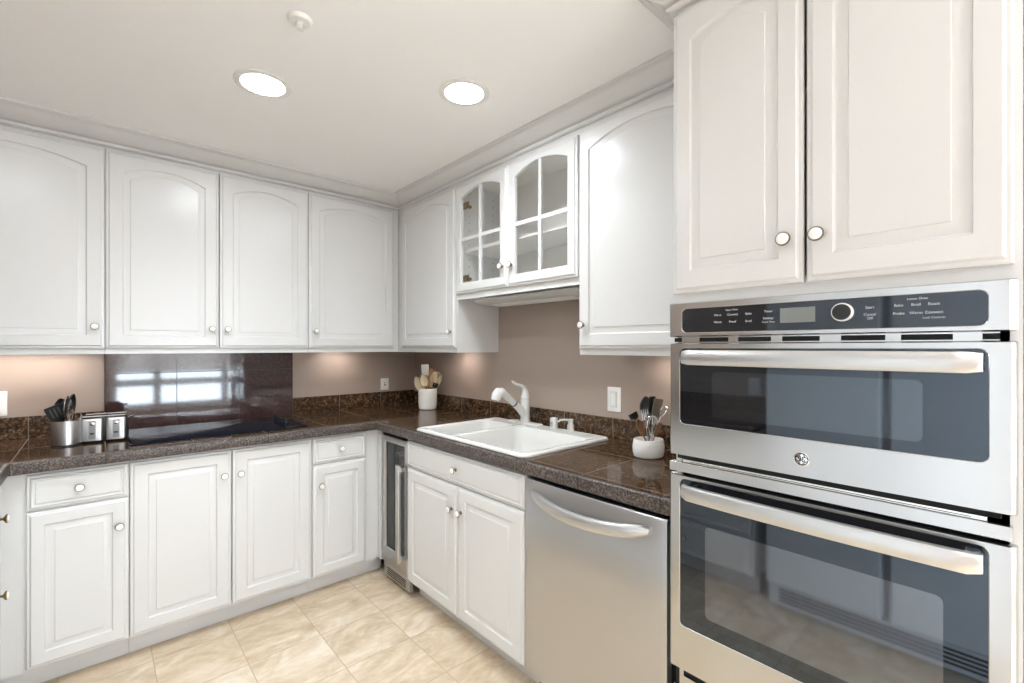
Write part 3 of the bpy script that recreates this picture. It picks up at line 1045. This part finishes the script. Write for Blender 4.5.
# vent strip between panel and upper door
b = MB()
b.box(0.012, OW - 0.014, -0.006, 0.0015, zz(1.3605), zz(1.3755), OVSTEEL)
b.box(0.026, OW - 0.038, -0.0065, -0.0058, zz(1.3600), zz(1.3760), OVSTEEL)
for a in (0.075, 0.175, 0.275, 0.390, 0.490):
    b.box(a, a + 0.075, -0.0075, -0.0062, zz(1.3625), zz(1.3735), DARK)
b.box(0.004, 0.024, -0.0075, -0.0062, zz(1.3625), zz(1.3735), DARK)
b.box(OW - 0.036, OW - 0.014, -0.0075, -0.0062, zz(1.3625), zz(1.3735), DARK)
b.build('vent_strip', OV, smooth=False)


def oven_door(name, z0, z1, gz0, gz1, win, hz, hy, bowz=0.0):
    b = MB()
    slab_rings(b, -0.008, OW + 0.008, z0, z1, 0.0, (X(-2.551), X(-3.1395), gz0, gz1), OVSTEEL, 0.008)
    d = b.build(name, OV, angle=30)
    g_ = MB().box(X(-2.552), X(-3.1385), FR + 0.0012, FR + 0.010, zz(gz0) + 0.001, zz(gz1) - 0.001, OVGLASS).build('door_glass', d, smooth=False)
    q = MB()
    q.rings([[(x, y, z) for x, z in rrect(X(win[0]), X(win[1]), zz(win[2]), zz(win[3]), 0.012, 5)] for y in (FR + 0.0010, FR + 0.0006)], win[4], False, True)
    q.build('inner_window', g_, smooth=False)
    # broad bowed bar handle with rounded ends
    h = MB()
    rings = []
    N_ = 28
    hx0, hx1 = X(-2.573), X(-3.1325)
    for i in range(N_ + 1):
        u = i / N_
        e = min(u, 1 - u) * (hx1 - hx0)
        k = math.sqrt(max(0.0, 1 - (1 - min(1, e / 0.012)) ** 2)) if e < 0.012 else 1.0
        hh = 0.0195 * (0.86 + 0.14 * k)
        yo = FR - 0.040 - 0.010 * (1 - (2 * u - 1) ** 2) + (1 - k) * 0.012
        xx = hx0 + u * (hx1 - hx0)
        rings.append([(xx, yo + dy, zz(hz) + dz * hh) for dy, dz in ((0.010, -0.95), (0.004, -1.0), (-0.003, -0.95), (-0.0065, -0.6), (-0.0075, 0), (-0.0065, 0.6), (-0.003, 0.95), (0.004, 1.0), (0.010, 0.95))])
    h.rings(rings, HANDLE, True, True)
    for xx in (hx0 + 0.014, hx1 - 0.014):
        h.box(xx - 0.010, xx + 0.010, FR - 0.036, FR + 0.001, zz(hz) - 0.012, zz(hz) + 0.012, POLISH)
    h.build('handle', d, angle=50)
    return d


up = oven_door('upper_door', 1.054, 1.3595, 1.140, 1.3465, (-2.640, -3.050, 1.165, 1.285, MWINNER), 1.3215, 0)
lowd = oven_door('lower_door', 0.473, 1.002, 0.592, 0.9925, (-2.622, -3.079, 0.640, 0.880, OVINNER), 0.968, 0)

# round maker's badge with monogram on the upper door
bx, bz = X(-2.845), zz(1.0965)
b = MB()
b.lathe([(0.0165, 0), (0.0165, 0.0012), (0.0150, 0.0020), (0.001, 0.0020)], POLISH, 36, (bx, FR + 0.0003, bz), '-Y')
bd = b.build('badge', up)
b = MB()
circ = lambda r, y, n=36: [(bx + r * math.cos(2 * math.pi * i / n), y, bz + r * math.sin(2 * math.pi * i / n)) for i in range(n)]
b.rings([circ(0.0138, FR - 0.0018), circ(0.0138, FR - 0.0023), circ(0.0122, FR - 0.0023), circ(0.0122, FR - 0.0018)], DARK, False, False)
for k in range(4):      # four little swirls riding on the ring
    a = math.pi / 4 + k * math.pi / 2
    pts = []
    for i in range(9):
        q = a + 0.55 - i * 0.16
        r = 0.0125 - 0.0035 * math.sin(i / 8 * math.pi)
        pts.append((bx + r * math.cos(q), FR - 0.0021, bz + r * math.sin(q)))
    b.tube(pts, 0.0008, DARK, 6)


def script(pts):
    b.tube([(bx + x * 0.001, FR - 0.0022, bz + z * 0.001) for x, z in pts], 0.00085, DARK, 6)


script([(-1.2, 4.0), (-2.6, 5.6), (-4.6, 5.0), (-6.2, 2.4), (-5.6, -0.5), (-3.6, 0.2), (-2.2, 3.0), (-1.6, 1.0), (-2.0, -3.0), (-3.6, -5.6), (-5.4, -4.6), (-3.8, -2.2), (-0.6, -0.6)])
script([(5.6, 3.6), (5.2, 5.4), (3.2, 5.6), (1.6, 3.6), (2.6, 1.2), (4.4, 0.6), (2.2, 0.2), (0.8, -2.2), (1.8, -5.2), (4.2, -5.6), (6.2, -3.4), (6.4, -1.6)])
b.build('monogram', bd)

# trim band and rail between the doors
b = MB()
b.box(-0.005, OW + 0.002, -0.018, 0.0015, zz(1.0095), zz(1.0345), OVSTEEL)
b.box(0.030, OW - 0.030, -0.010, 0.001, zz(1.0350), zz(1.0430), POLISH)
b.box(0.012, OW - 0.012, -0.006, 0.001, zz(1.0430), zz(1.0535), DARK)
b.box(0.05, OW - 0.05, -0.0108, -0.0095, zz(1.0378), zz(1.0392), DARK)
b.build('middle_trim', OV, bevel=0.001, smooth=False)
# vent trim under the lower door
b = MB()
b.box(0.004, OW, -0.010, 0.0015, 0.004, 0.020, OVSTEEL)
b.box(0.004, OW, -0.002, 0.0015, 0.020, 0.071, DARK)
for a in (0.020, 0.325, OW - 0.025):
    b.box(a, a + 0.012, -0.010, -0.002, 0.020, 0.071, OVSTEEL)
b.box(0.032, OW - 0.03, -0.010, -0.0022, 0.030, 0.052, OVSTEEL)
b.build('lower_vent', OV, smooth=False)

# ------------------------------------------------------------------ refrigerator on the left wall (seen in the oven glass)
t = thing('refrigerator', 'pale two-door refrigerator across from the oven, seen only as its reflection', 'refrigerator', (-2.10, -3.18, 0), FACE_L)
W = 0.915
b = MB()
b.box(0.0, W, 0.05, 0.645, 0.02, 1.76, FRIDGE)
b.build('cabinet_body', t, bevel=0.004, smooth=False)
for a, c, hx in ((0.002, 0.405, 0.375), (0.433, W - 0.002, 0.465)):
    MB().box(a, c, -0.015, 0.048, 0.125, 1.765, FRIDGE).build('door', t, bevel=0.012)
b = MB()
b.box(0.01, W - 0.01, 0.012, 0.05, 0.015, 0.120, FRIDGE)
for q in range(4):
    b.box(0.06, W - 0.06, 0.0105, 0.0125, 0.035 + q * 0.019, 0.045 + q * 0.019, DARK)
b.build('base_grille', t, smooth=False)

# ------------------------------------------------------------------ outlets and switch
def plate(name, label, cat, loc, rz, kind, w=0.070, h=0.115, grp='wall plates'):
    t = thing(name, label, cat, loc, rz, grp)
    lo = rrect(-w / 2, w / 2, -h / 2, h / 2, 0.004, 3)
    li = rrect(-w / 2 + 0.004, w / 2 - 0.004, -h / 2 + 0.004, h / 2 - 0.004, 0.003, 3)
    MB().rings([[(x, -0.0005, z) for x, z in lo], [(x, -0.004, z) for x, z in lo], [(x, -0.0065, z) for x, z in li]], PLASTIC, True, True).build('cover_plate', t, angle=50)
    if kind == 'rocker':
        b = MB().box(-0.0185, 0.0185, -0.0072, -0.0060, -0.036, 0.036, GREYP)
        b.box(-0.0172, 0.0172, -0.0085, -0.0060, -0.0347, 0.0347, PLASTIC)
        b.box(-0.0132, 0.0132, -0.0088, -0.0080, -0.0297, 0.0297, GREYP)
        b.box(-0.0125, 0.0125, -0.0105, -0.0080, -0.029, 0.029, PLASTIC)
        b.build('rocker', t, bevel=0.001)
    elif kind == 'toggle':
        b = MB().box(-0.005, 0.005, -0.0072, -0.0060, -0.012, 0.012, GREYP)
        b.box(-0.003, 0.003, -0.0150, -0.0070, 0.000, 0.009, PLASTIC)
        b.build('toggle', t)
    else:
        for s_ in (-0.020, 0.020):
            b = MB()
            b.lathe([(0.0165, 0), (0.0160, 0.0015), (0.001, 0.0016)], PLASTIC, 20, (0, -0.0062, s_), '-Y', 1.0, 0.85)
            for q in (-0.006, 0.006):
                b.box(q - 0.0008, q + 0.0008, -0.0084, -0.0076, s_ - 0.002, s_ + 0.006, DARK)
            b.build('socket', t)
    return t


plate('wall_outlet', 'white outlet plate at the left end of the back wall, cut by the photo edge', 'outlet', (-2.192, 0, 1.085), 0, 'socket')
plate('wall_switch', 'small white toggle plate on the back wall, left of the white crock', 'switch', (-0.258, 0, 1.075), 0, 'toggle', 0.062, 0.085)
plate('wall_switch', 'white rocker switch plate on the right wall behind the low white pot', 'switch', (0, -1.862, 1.098), FACE_R, 'rocker', 0.076, 0.118)
plate('wall_outlet', 'white outlet plate on the left wall, mirrored in the upper oven glass', 'outlet', (XL, -1.965, 1.085), FACE_L, 'socket')

# ------------------------------------------------------------------ ceiling fittings
def downlight(x, y, label, r=0.082):
    t = thing('recessed_light', label, 'ceiling light', (x, y, CZ), 0, 'recessed ceiling lights')
    b = MB()
    c = lambda rr, z: [(rr * math.cos(2 * math.pi * i / 40), rr * math.sin(2 * math.pi * i / 40), z) for i in range(40)]
    b.rings([c(r + 0.018, -0.0005), c(r + 0.018, -0.003), c(r + 0.004, -0.006), c(r - 0.006, -0.005), c(r - 0.008, -0.0005)], PLASTIC, False, False)
    b.build('trim_ring', t)
    b = MB()
    b.rings([c(r - 0.0075, -0.0015), c(r - 0.0075, -0.0035), c(r - 0.02, -0.0045)], LAMPM, True, True)
    b.build('diffuser', t)
    ld = bpy.data.lights.new('lamp_beam', 'AREA')
    ld.shape = 'DISK'
    ld.size = 2 * (r - 0.012)
    ld.energy = LAMP_W
    ld.color = (0.87, 0.945, 1.0)
    ld.spread = math.radians(125)
    lo_ = bpy.data.objects.new('lamp_beam', ld)
    COL.objects.link(lo_)
    lo_.location = (0, 0, -0.006)
    lo_.parent = t
    return t


downlight(-1.371, -1.224, 'round glowing recessed ceiling light, left of the two in view')
downlight(-0.760, -1.690, 'round glowing recessed ceiling light, right of the two, near the glass cabinet')
downlight(-2.20, -1.65, 'added unseen ceiling light over the left counter leg, brightens the right cabinets')  # added lamp, throws light on the fronts facing left
downlight(-2.30, -4.20, 'added unseen ceiling light near the left wall, behind the viewpoint')  # added out-of-view lamp, helps brighten the room
downlight(-1.2, -4.6, 'added unseen ceiling light near the window behind the viewpoint')  # another added lamp, fills the room from behind the camera

t = thing('ceiling_sprinkler', 'small white sprinkler head on the ceiling', 'sprinkler', (-1.381, -1.689, CZ))
b = MB()
b.lathe([(0.030, -0.012), (0.034, -0.007), (0.036, -0.0005)], PLASTIC, 28)
b.build('escutcheon', t)
b = MB()
b.lathe([(0.002, -0.034), (0.012, -0.033), (0.012, -0.0315), (0.005, -0.031), (0.006, -0.022), (0.009, -0.020), (0.009, -0.012)], PLASTIC, 20)
b.tube([(0.010, 0, -0.013), (0.014, 0, -0.020), (0.010, 0, -0.0315)], 0.0016, CHROME, 8)
b.tube([(-0.010, 0, -0.013), (-0.014, 0, -0.020), (-0.010, 0, -0.0315)], 0.0016, CHROME, 8)
b.build('spray_head', t)


def strip(x, y, rz, L, label):
    t = thing('under_cabinet_light', label, 'light fixture', (x, y, UB), rz, 'under-cabinet strip lights')
    MB().box(-L / 2, L / 2, -0.02, 0.02, 0.002, 0.0148, PLASTIC).xform(Matrix.Translation((0, 0, 0.0))).build('housing', t, smooth=False)
    MB().box(-L / 2 + 0.01, L / 2 - 0.01, -0.014, 0.014, 0.0005, 0.0019, STRIPM).build('diffuser', t, smooth=False)
    return t


strip(-2.10, -0.10, 0, 0.44, 'warm strip light under the leftmost wall cabinet')
strip(-0.62, -0.10, 0, 0.20, 'warm strip light under the last back-wall cabinet before the corner')
strip(-0.10, -0.70, FACE_R, 0.20, 'warm strip light under the corner wall cabinet of the right wall')
strip(-0.10, -2.22, FACE_R, 0.20, 'warm strip light under the wall cabinet beside the oven tower')


# ------------------------------------------------------------------ utensils
def utensil(name, label, cat, group, base, tip, head, hm, tm, hr=0.005, hl=None, roll=0.0, sc=1.0):
    base, tip = Vector(base), Vector(tip)
    d = tip - base
    L = d.length
    zd = d.normalized()
    side = Vector((0.85, -0.53, 0)) if base.x > -1 else Vector((1, 0, 0))
    yd = zd.cross(side).normalized()
    xd = yd.cross(zd)
    q = Matrix((xd, yd, zd)).transposed().to_quaternion() @ Matrix.Rotation(roll * 0.4, 4, 'Z').to_quaternion()
    t = thing(name, label, cat, base, group=group, rot=q.to_euler())
    hd = {'spoon': 0.075, 'spatula': 0.085, 'ladle': 0.07, 'whisk': 0.10, 'fork': 0.075, 'paddle': 0.09, 'tongs': 0.05, 'round': 0.05, 'brush': 0.04}[head] * sc
    neck = L - hd
    MB().tube([(0, 0, 0), (0, 0, neck * 0.3), (0, 0, neck * 0.8), (0, 0, neck + 0.008)], [hr * 1.15, hr * 1.2, hr * 0.8, hr * 0.7], hm, 10, 0.75).build('handle', t)
    b = MB()
    if head in ('spoon', 'ladle', 'round'):
        W_ = {'spoon': 0.021, 'ladle': 0.030, 'round': 0.026}[head] * sc
        dep = {'spoon': 0.009, 'ladle': 0.022, 'round': 0.006}[head] * sc
        rows = 9
        front, back = [], []
        for i in range(rows):
            s_ = i / (rows - 1)
            wv = W_ * math.sin(math.pi * (0.08 + 0.9 * s_)) ** 0.7
            zc = neck + hd * s_
            f_, k_ = [], []
            for j in range(9):
                u = -1 + j / 4
                yy = dep * (1 - u * u) * math.sin(math.pi * (0.06 + 0.9 * s_))
                f_.append((wv * u, yy - 0.0012, zc))
                k_.append((wv * u, yy + 0.0014, zc))
            front.append(f_ + list(reversed(k_)))
        b.rings(front, tm, True, True)
    elif head in ('spatula', 'paddle'):
        W_ = (0.032 if head == 'spatula' else 0.022) * sc
        prof_ = [(0, 0.010), (0.22, W_ * 0.85), (0.5, W_), (0.95, W_ * 1.05), (1.0, W_ * 0.98)]
        b.rings([[(-w_, -0.0016, neck + hd * s_), (w_, -0.0016, neck + hd * s_), (w_, 0.0016, neck + hd * s_), (-w_, 0.0016, neck + hd * s_)] for s_, w_ in prof_], tm, True, True)
        if head == 'spatula':
            for u in (-0.5, 0, 0.5):
                b.box(W_ * u - 0.002, W_ * u + 0.002, -0.0019, 0.0019, neck + hd * 0.35, neck + hd * 0.85, GREYP)
    elif head == 'whisk':
        for k in range(6):
            a = math.pi * k / 6
            pts = []
            for i in range(13):
                s_ = -1 + i / 6
                r = 0.024 * sc * math.sin(math.pi * min(1, (1 - abs(s_)) * 0.55 + 0.0)) if abs(s_) < 1 else 0
                r = 0.024 * sc * math.cos(s_ * math.pi / 2) ** 0.6 if abs(s_) < 1 else 0.003
                z = neck + hd * (1 - abs(s_) ** 1.6)
                rr = math.copysign(0.004 + (0.022 * sc) * math.sin(math.pi * min(1.0, abs(s_))) ** 0.8, s_)
                pts.append((rr * math.cos(a), rr * math.sin(a), z))
            b.tube(pts, 0.0011, tm, 6)
    elif head == 'fork':
        b.rings([[(-w_, -0.0015, neck + z), (w_, -0.0015, neck + z), (w_, 0.0015, neck + z), (-w_, 0.0015, neck + z)] for z, w_ in ((0, 0.005), (hd * 0.3, 0.016), (hd * 0.45, 0.018))], tm, True, True)
        for u in (-0.0155, -0.005, 0.005, 0.0155):
            b.tube([(u, 0, neck + hd * 0.43), (u, 0.001, neck + hd * 0.75), (u, 0.003, neck + hd)], [0.0022, 0.002, 0.001], tm, 6)
    elif head == 'tongs':
        for u in (-1, 1):
            b.tube([(u * 0.002, 0, neck), (u * 0.014, 0, neck + hd * 0.4), (u * 0.017, 0, neck + hd * 0.8), (u * 0.010, 0, neck + hd)], [0.0035, 0.0045, 0.006, 0.003], tm, 8, 0.5)
    elif head == 'brush':
        b.rings([[(-w_, -0.006, neck + z), (w_, -0.006, neck + z), (w_, 0.006, neck + z), (-w_, 0.006, neck + z)] for z, w_ in ((0, 0.006), (hd * 0.25, 0.018), (hd, 0.020))], tm, True, True)
    b.build('head', t)
    return t


# ---- steel utensil holder on the left
hx, hy = -1.945, -0.335
t = thing('utensil_holder', 'brushed steel cylinder holding black utensils at the left of the worktop', 'utensil holder', (hx, hy, CT))
MB().lathe([(0.048, 0.0003), (0.051, 0.002), (0.051, 0.108), (0.0502, 0.110), (0.0485, 0.110), (0.0475, 0.107), (0.0475, 0.006), (0.001, 0.005)], STEEL, 40).build('cylinder', t)
MB().lathe([(0.0518, 0.0004), (0.0518, 0.006), (0.0512, 0.007)], BLACK, 40).build('base_ring', t)
zb = CT + 0.008
G = 'utensils in the steel cylinder'
utensil('spatula', 'black slotted spatula leaning left in the steel cylinder', 'utensil', G, (hx + 0.015, hy, zb), (hx - 0.046, hy - 0.02, zb + 0.170), 'spatula', BLACK, BLACK, roll=1.4, sc=0.95)
utensil('cooking_spoon', 'black cooking spoon behind the slotted spatula in the steel cylinder', 'utensil', G, (hx + 0.010, hy + 0.012, zb), (hx - 0.022, hy + 0.02, zb + 0.198), 'spoon', BLACK, BLACK, sc=1.7)
utensil('serving_spoon', 'shiny steel serving spoon in the middle of the steel cylinder', 'utensil', G, (hx + 0.012, hy - 0.010, zb), (hx + 0.004, hy - 0.036, zb + 0.212), 'spoon', CHROME, POLISH, sc=1.75, roll=3.0)
utensil('ladle', 'large black ladle at the right in the steel cylinder', 'utensil', G, (hx - 0.008, hy + 0.006, zb), (hx + 0.022, hy + 0.012, zb + 0.216), 'ladle', BLACK, BLACK, sc=1.7, roll=3.3)
utensil('kitchen_tongs', 'short steel tongs at the right rim of the steel cylinder', 'utensil', G, (hx + 0.0, hy - 0.012, zb), (hx + 0.034, hy - 0.014, zb + 0.132), 'tongs', CHROME, CHROME)

# ---- toaster
t = thing('toaster', 'compact four-slot toaster with two steel front panels and black gaps', 'toaster', (-1.815, -0.300, CT), -0.10)
b = MB()
b.rings([[(x, y, z) for x, y in rrect(-0.080 + e, 0.080 - e, -0.055 + e, 0.055 - e, 0.014, 4)] for e, z in ((0.004, 0.0004), (0, 0.006), (0, 0.108), (0.004, 0.114))], BLACK, True, True)
b.build('body', t, angle=50)
for x0_, x1_ in ((-0.076, -0.005), (0.007, 0.077)):
    p = MB()
    pro = rrect(x0_, x1_, -0.0640, -0.040, 0.010, 4)
    p.rings([[(x, y, z) for x, y in pro] for z in (0.010, 0.104)] + [[(x * 1.0, y + 0.004, 0.109) for x, y in pro]], STEEL, True, True)
    f = p.build('front_panel', t, angle=50)
    cx_ = (x0_ + x1_) / 2
    MB().box(cx_ - 0.012, cx_ + 0.012, -0.0648, -0.0636, 0.018, 0.100, mat('satin_grey', (0.30, 0.30, 0.30), 0.4, 0.6)).build('lever_track', f, smooth=False)
    MB().lathe([(0.008, 0), (0.008, 0.004), (0.002, 0.005)], CHROME, 18, (cx_, -0.0646, 0.088), '-Y').build('dial', f)
    MB().box(cx_ - 0.007, cx_ + 0.007, -0.072, -0.0646, 0.040, 0.047, BLACK).build('lever', f, bevel=0.001)
b = MB()
b.tube([(-0.074, -0.05, 0.118), (0.074, -0.05, 0.118)], 0.0045, CHROME, 10)
b.tube([(-0.074, 0.05, 0.118), (0.074, 0.05, 0.118)], 0.0045, CHROME, 10)
b.box(-0.006, 0.008, -0.052, 0.052, 0.1142, 0.120, POLISH)
b.build('top_rails', t)
b = MB()
for x0_, x1_ in ((-0.068, -0.010), (0.012, 0.070)):
    for yy in (-0.022, 0.022):
        b.box(x0_, x1_, yy - 0.009, yy + 0.009, 0.1141, 0.1152, DARK)
b.build('bread_slot', t, smooth=False)
MB().tube([(0.079, -0.02, 0.098), (0.092, -0.022, 0.104), (0.102, -0.024, 0.108)], [0.005, 0.005, 0.006], CHROME, 10).build('side_lever', t)

# ---- white crock with wooden utensils in the corner
kx_, ky_ = -0.118, -0.372
t = thing('utensil_crock', 'tall white crock of wooden utensils in the corner of the worktop', 'crock', (kx_, ky_, CT))
MB().lathe([(0.054, 0.0003), (0.060, 0.006), (0.065, 0.05), (0.0655, 0.115), (0.065, 0.142), (0.063, 0.1455), (0.0605, 0.143), (0.060, 0.115), (0.058, 0.02), (0.001, 0.014)], PORC, 40).build('pot', t)
zb = CT + 0.016
G = 'wooden utensils in the corner crock'
for nm, lb, bx_, by_, tx_, ty_, tz_, hd, m1, m2, sc_, rl in (
        ('wooden_spoon', 'pale wooden spoon leaning furthest left in the corner crock', 0.02, -0.01, -0.082, 0.02, 0.228, 'spoon', WOODL, CREAM, 1.55, 0.2),
        ('wooden_paddle', 'brown wooden paddle left of centre in the corner crock', 0.015, -0.015, -0.040, -0.025, 0.238, 'paddle', WOODL, WOODL, 0.95, -0.5),
        ('white_spatula', 'grey-white flat spatula standing highest in the corner crock', 0.0, 0.02, -0.004, 0.03, 0.312, 'paddle', WOODL, PLASTIC, 1.15, -0.5),
        ('wooden_fork', 'orange-brown wooden fork in the middle of the corner crock', 0.0, -0.02, 0.008, -0.045, 0.250, 'fork', WOODL, WOODL, 1.3, -0.5),
        ('round_spoon', 'brown round spoon behind, right of centre in the corner crock', -0.01, 0.015, 0.040, 0.012, 0.285, 'round', WOODD, WOODL, 1.9, -0.5),
        ('wire_whisk', 'cream whisk leaning right in the corner crock', -0.01, -0.02, 0.055, -0.05, 0.260, 'whisk', WOODD, CREAM, 1.45, 0.0),
        ('slotted_spoon', 'cream spoon leaning furthest right in the corner crock', -0.02, 0.0, 0.075, -0.06, 0.232, 'spoon', WOODD, CREAM, 1.45, 2.6),
        ('measuring_spoon', 'cream spoon second from the left in the corner crock', 0.015, -0.02, -0.060, -0.030, 0.250, 'spoon', WOODL, CREAM, 1.2, 0.4),
        ('serving_spoon', 'cream spoon beside the whisk, tilted right in the corner crock', -0.015, -0.01, 0.034, -0.045, 0.262, 'spoon', WOODD, CREAM, 1.25, 0.2),
        ('basting_brush', 'small dark brush low at the front of the corner crock', -0.005, -0.03, 0.028, -0.062, 0.185, 'brush', WOODD, BLACK, 0.9, 0.3)):
    utensil(nm, lb, 'utensil', G, (kx_ + bx_ * 0.8, ky_ + by_ * 0.8, zb), (kx_ + tx_, ky_ + ty_, CT + tz_), hd, m1, m2, hr=0.0055, roll=rl, sc=sc_)

# ---- low white pot with grey utensils by the oven
kx_, ky_ = -0.215, -2.178
t = thing('utensil_pot', 'low wide white pot of steel and grey utensils beside the oven tower', 'crock', (kx_, ky_, CT), -0.6)
b = MB()
b.lathe([(0.050, 0.0003), (0.056, 0.004), (0.061, 0.020), (0.062, 0.040), (0.059, 0.062), (0.0575, 0.0705), (0.0555, 0.0715), (0.054, 0.069), (0.055, 0.04), (0.050, 0.012), (0.001, 0.010)], PORC, 44, sx=1.02, sy=0.88)
b.build('pot', t)
b = MB()
pts = [(-0.03, -0.0545, 0.052), (-0.022, -0.0558, 0.054), (0, -0.0572, 0.054), (0.022, -0.0558, 0.054), (0.03, -0.0545, 0.052)]
b.tube(pts, 0.0016, PORC, 8)
b.build('relief', t)
zb = CT + 0.012
G = 'utensils in the low white pot'
# axes: r = to the right in the photo, f = away from the viewpoint
r_ = Vector((0.53, -0.85, 0))
f_ = Vector((0.85, 0.53, 0))
C0 = Vector((kx_, ky_, 0))
for nm, lb, br, bf, tr, tf, tz, hd, m1, m2, sc_, rl in (
        ('basting_brush', 'small black-headed brush leaning furthest left in the low white pot', 0.015, 0.0, -0.062, 0.0, 0.170, 'brush', WOODD, BLACK, 0.7, 0.9),
        ('wooden_spoon', 'brown wooden spoon left of centre in the low white pot', 0.010, -0.012, -0.042, -0.02, 0.150, 'spoon', WOODD, WOODD, 0.9, 0.9),
        ('slotted_spoon', 'large grey slotted spoon, highest at left centre in the low white pot', 0.008, 0.012, -0.012, 0.005, 0.238, 'ladle', GREYP, GREYP, 1.15, 0.7),
        ('serving_fork', 'steel serving fork in the middle of the low white pot', 0.0, -0.015, -0.014, -0.022, 0.190, 'fork', CHROME, CHROME, 1.0, 0.9),
        ('turner', 'black turner standing upright in the low white pot', 0.0, 0.010, 0.016, 0.010, 0.238, 'paddle', BLACK, BLACK, 0.75, 1.1),
        ('flat_spatula', 'taupe flat spatula at the back right of the low white pot', -0.005, 0.015, 0.040, 0.020, 0.228, 'paddle', CHROME, mat('taupe_silicone', (0.20, 0.17, 0.13), 0.5), 1.1, 0.9),
        ('wire_whisk', 'small steel whisk at the front right of the low white pot', 0.0, -0.018, 0.018, -0.025, 0.165, 'whisk', CHROME, CHROME, 0.75, 0.0),
        ('skimmer', 'thin steel spoon leaning furthest right in the low white pot', -0.012, -0.005, 0.062, -0.005, 0.200, 'tongs', CHROME, CHROME, 0.8, 0.9),
        ('wooden_paddle', 'short brown paddle low at the right in the low white pot', -0.005, -0.01, 0.044, -0.02, 0.138, 'paddle', WOODD, WOODD, 0.6, 0.9)):
    bs = C0 + r_ * br + f_ * bf
    tp = C0 + r_ * tr + f_ * tf
    utensil(nm, lb, 'utensil', G, (bs.x, bs.y, zb), (tp.x, tp.y, CT + tz), hd, m1, m2, hr=0.0035, roll=rl, sc=sc_)
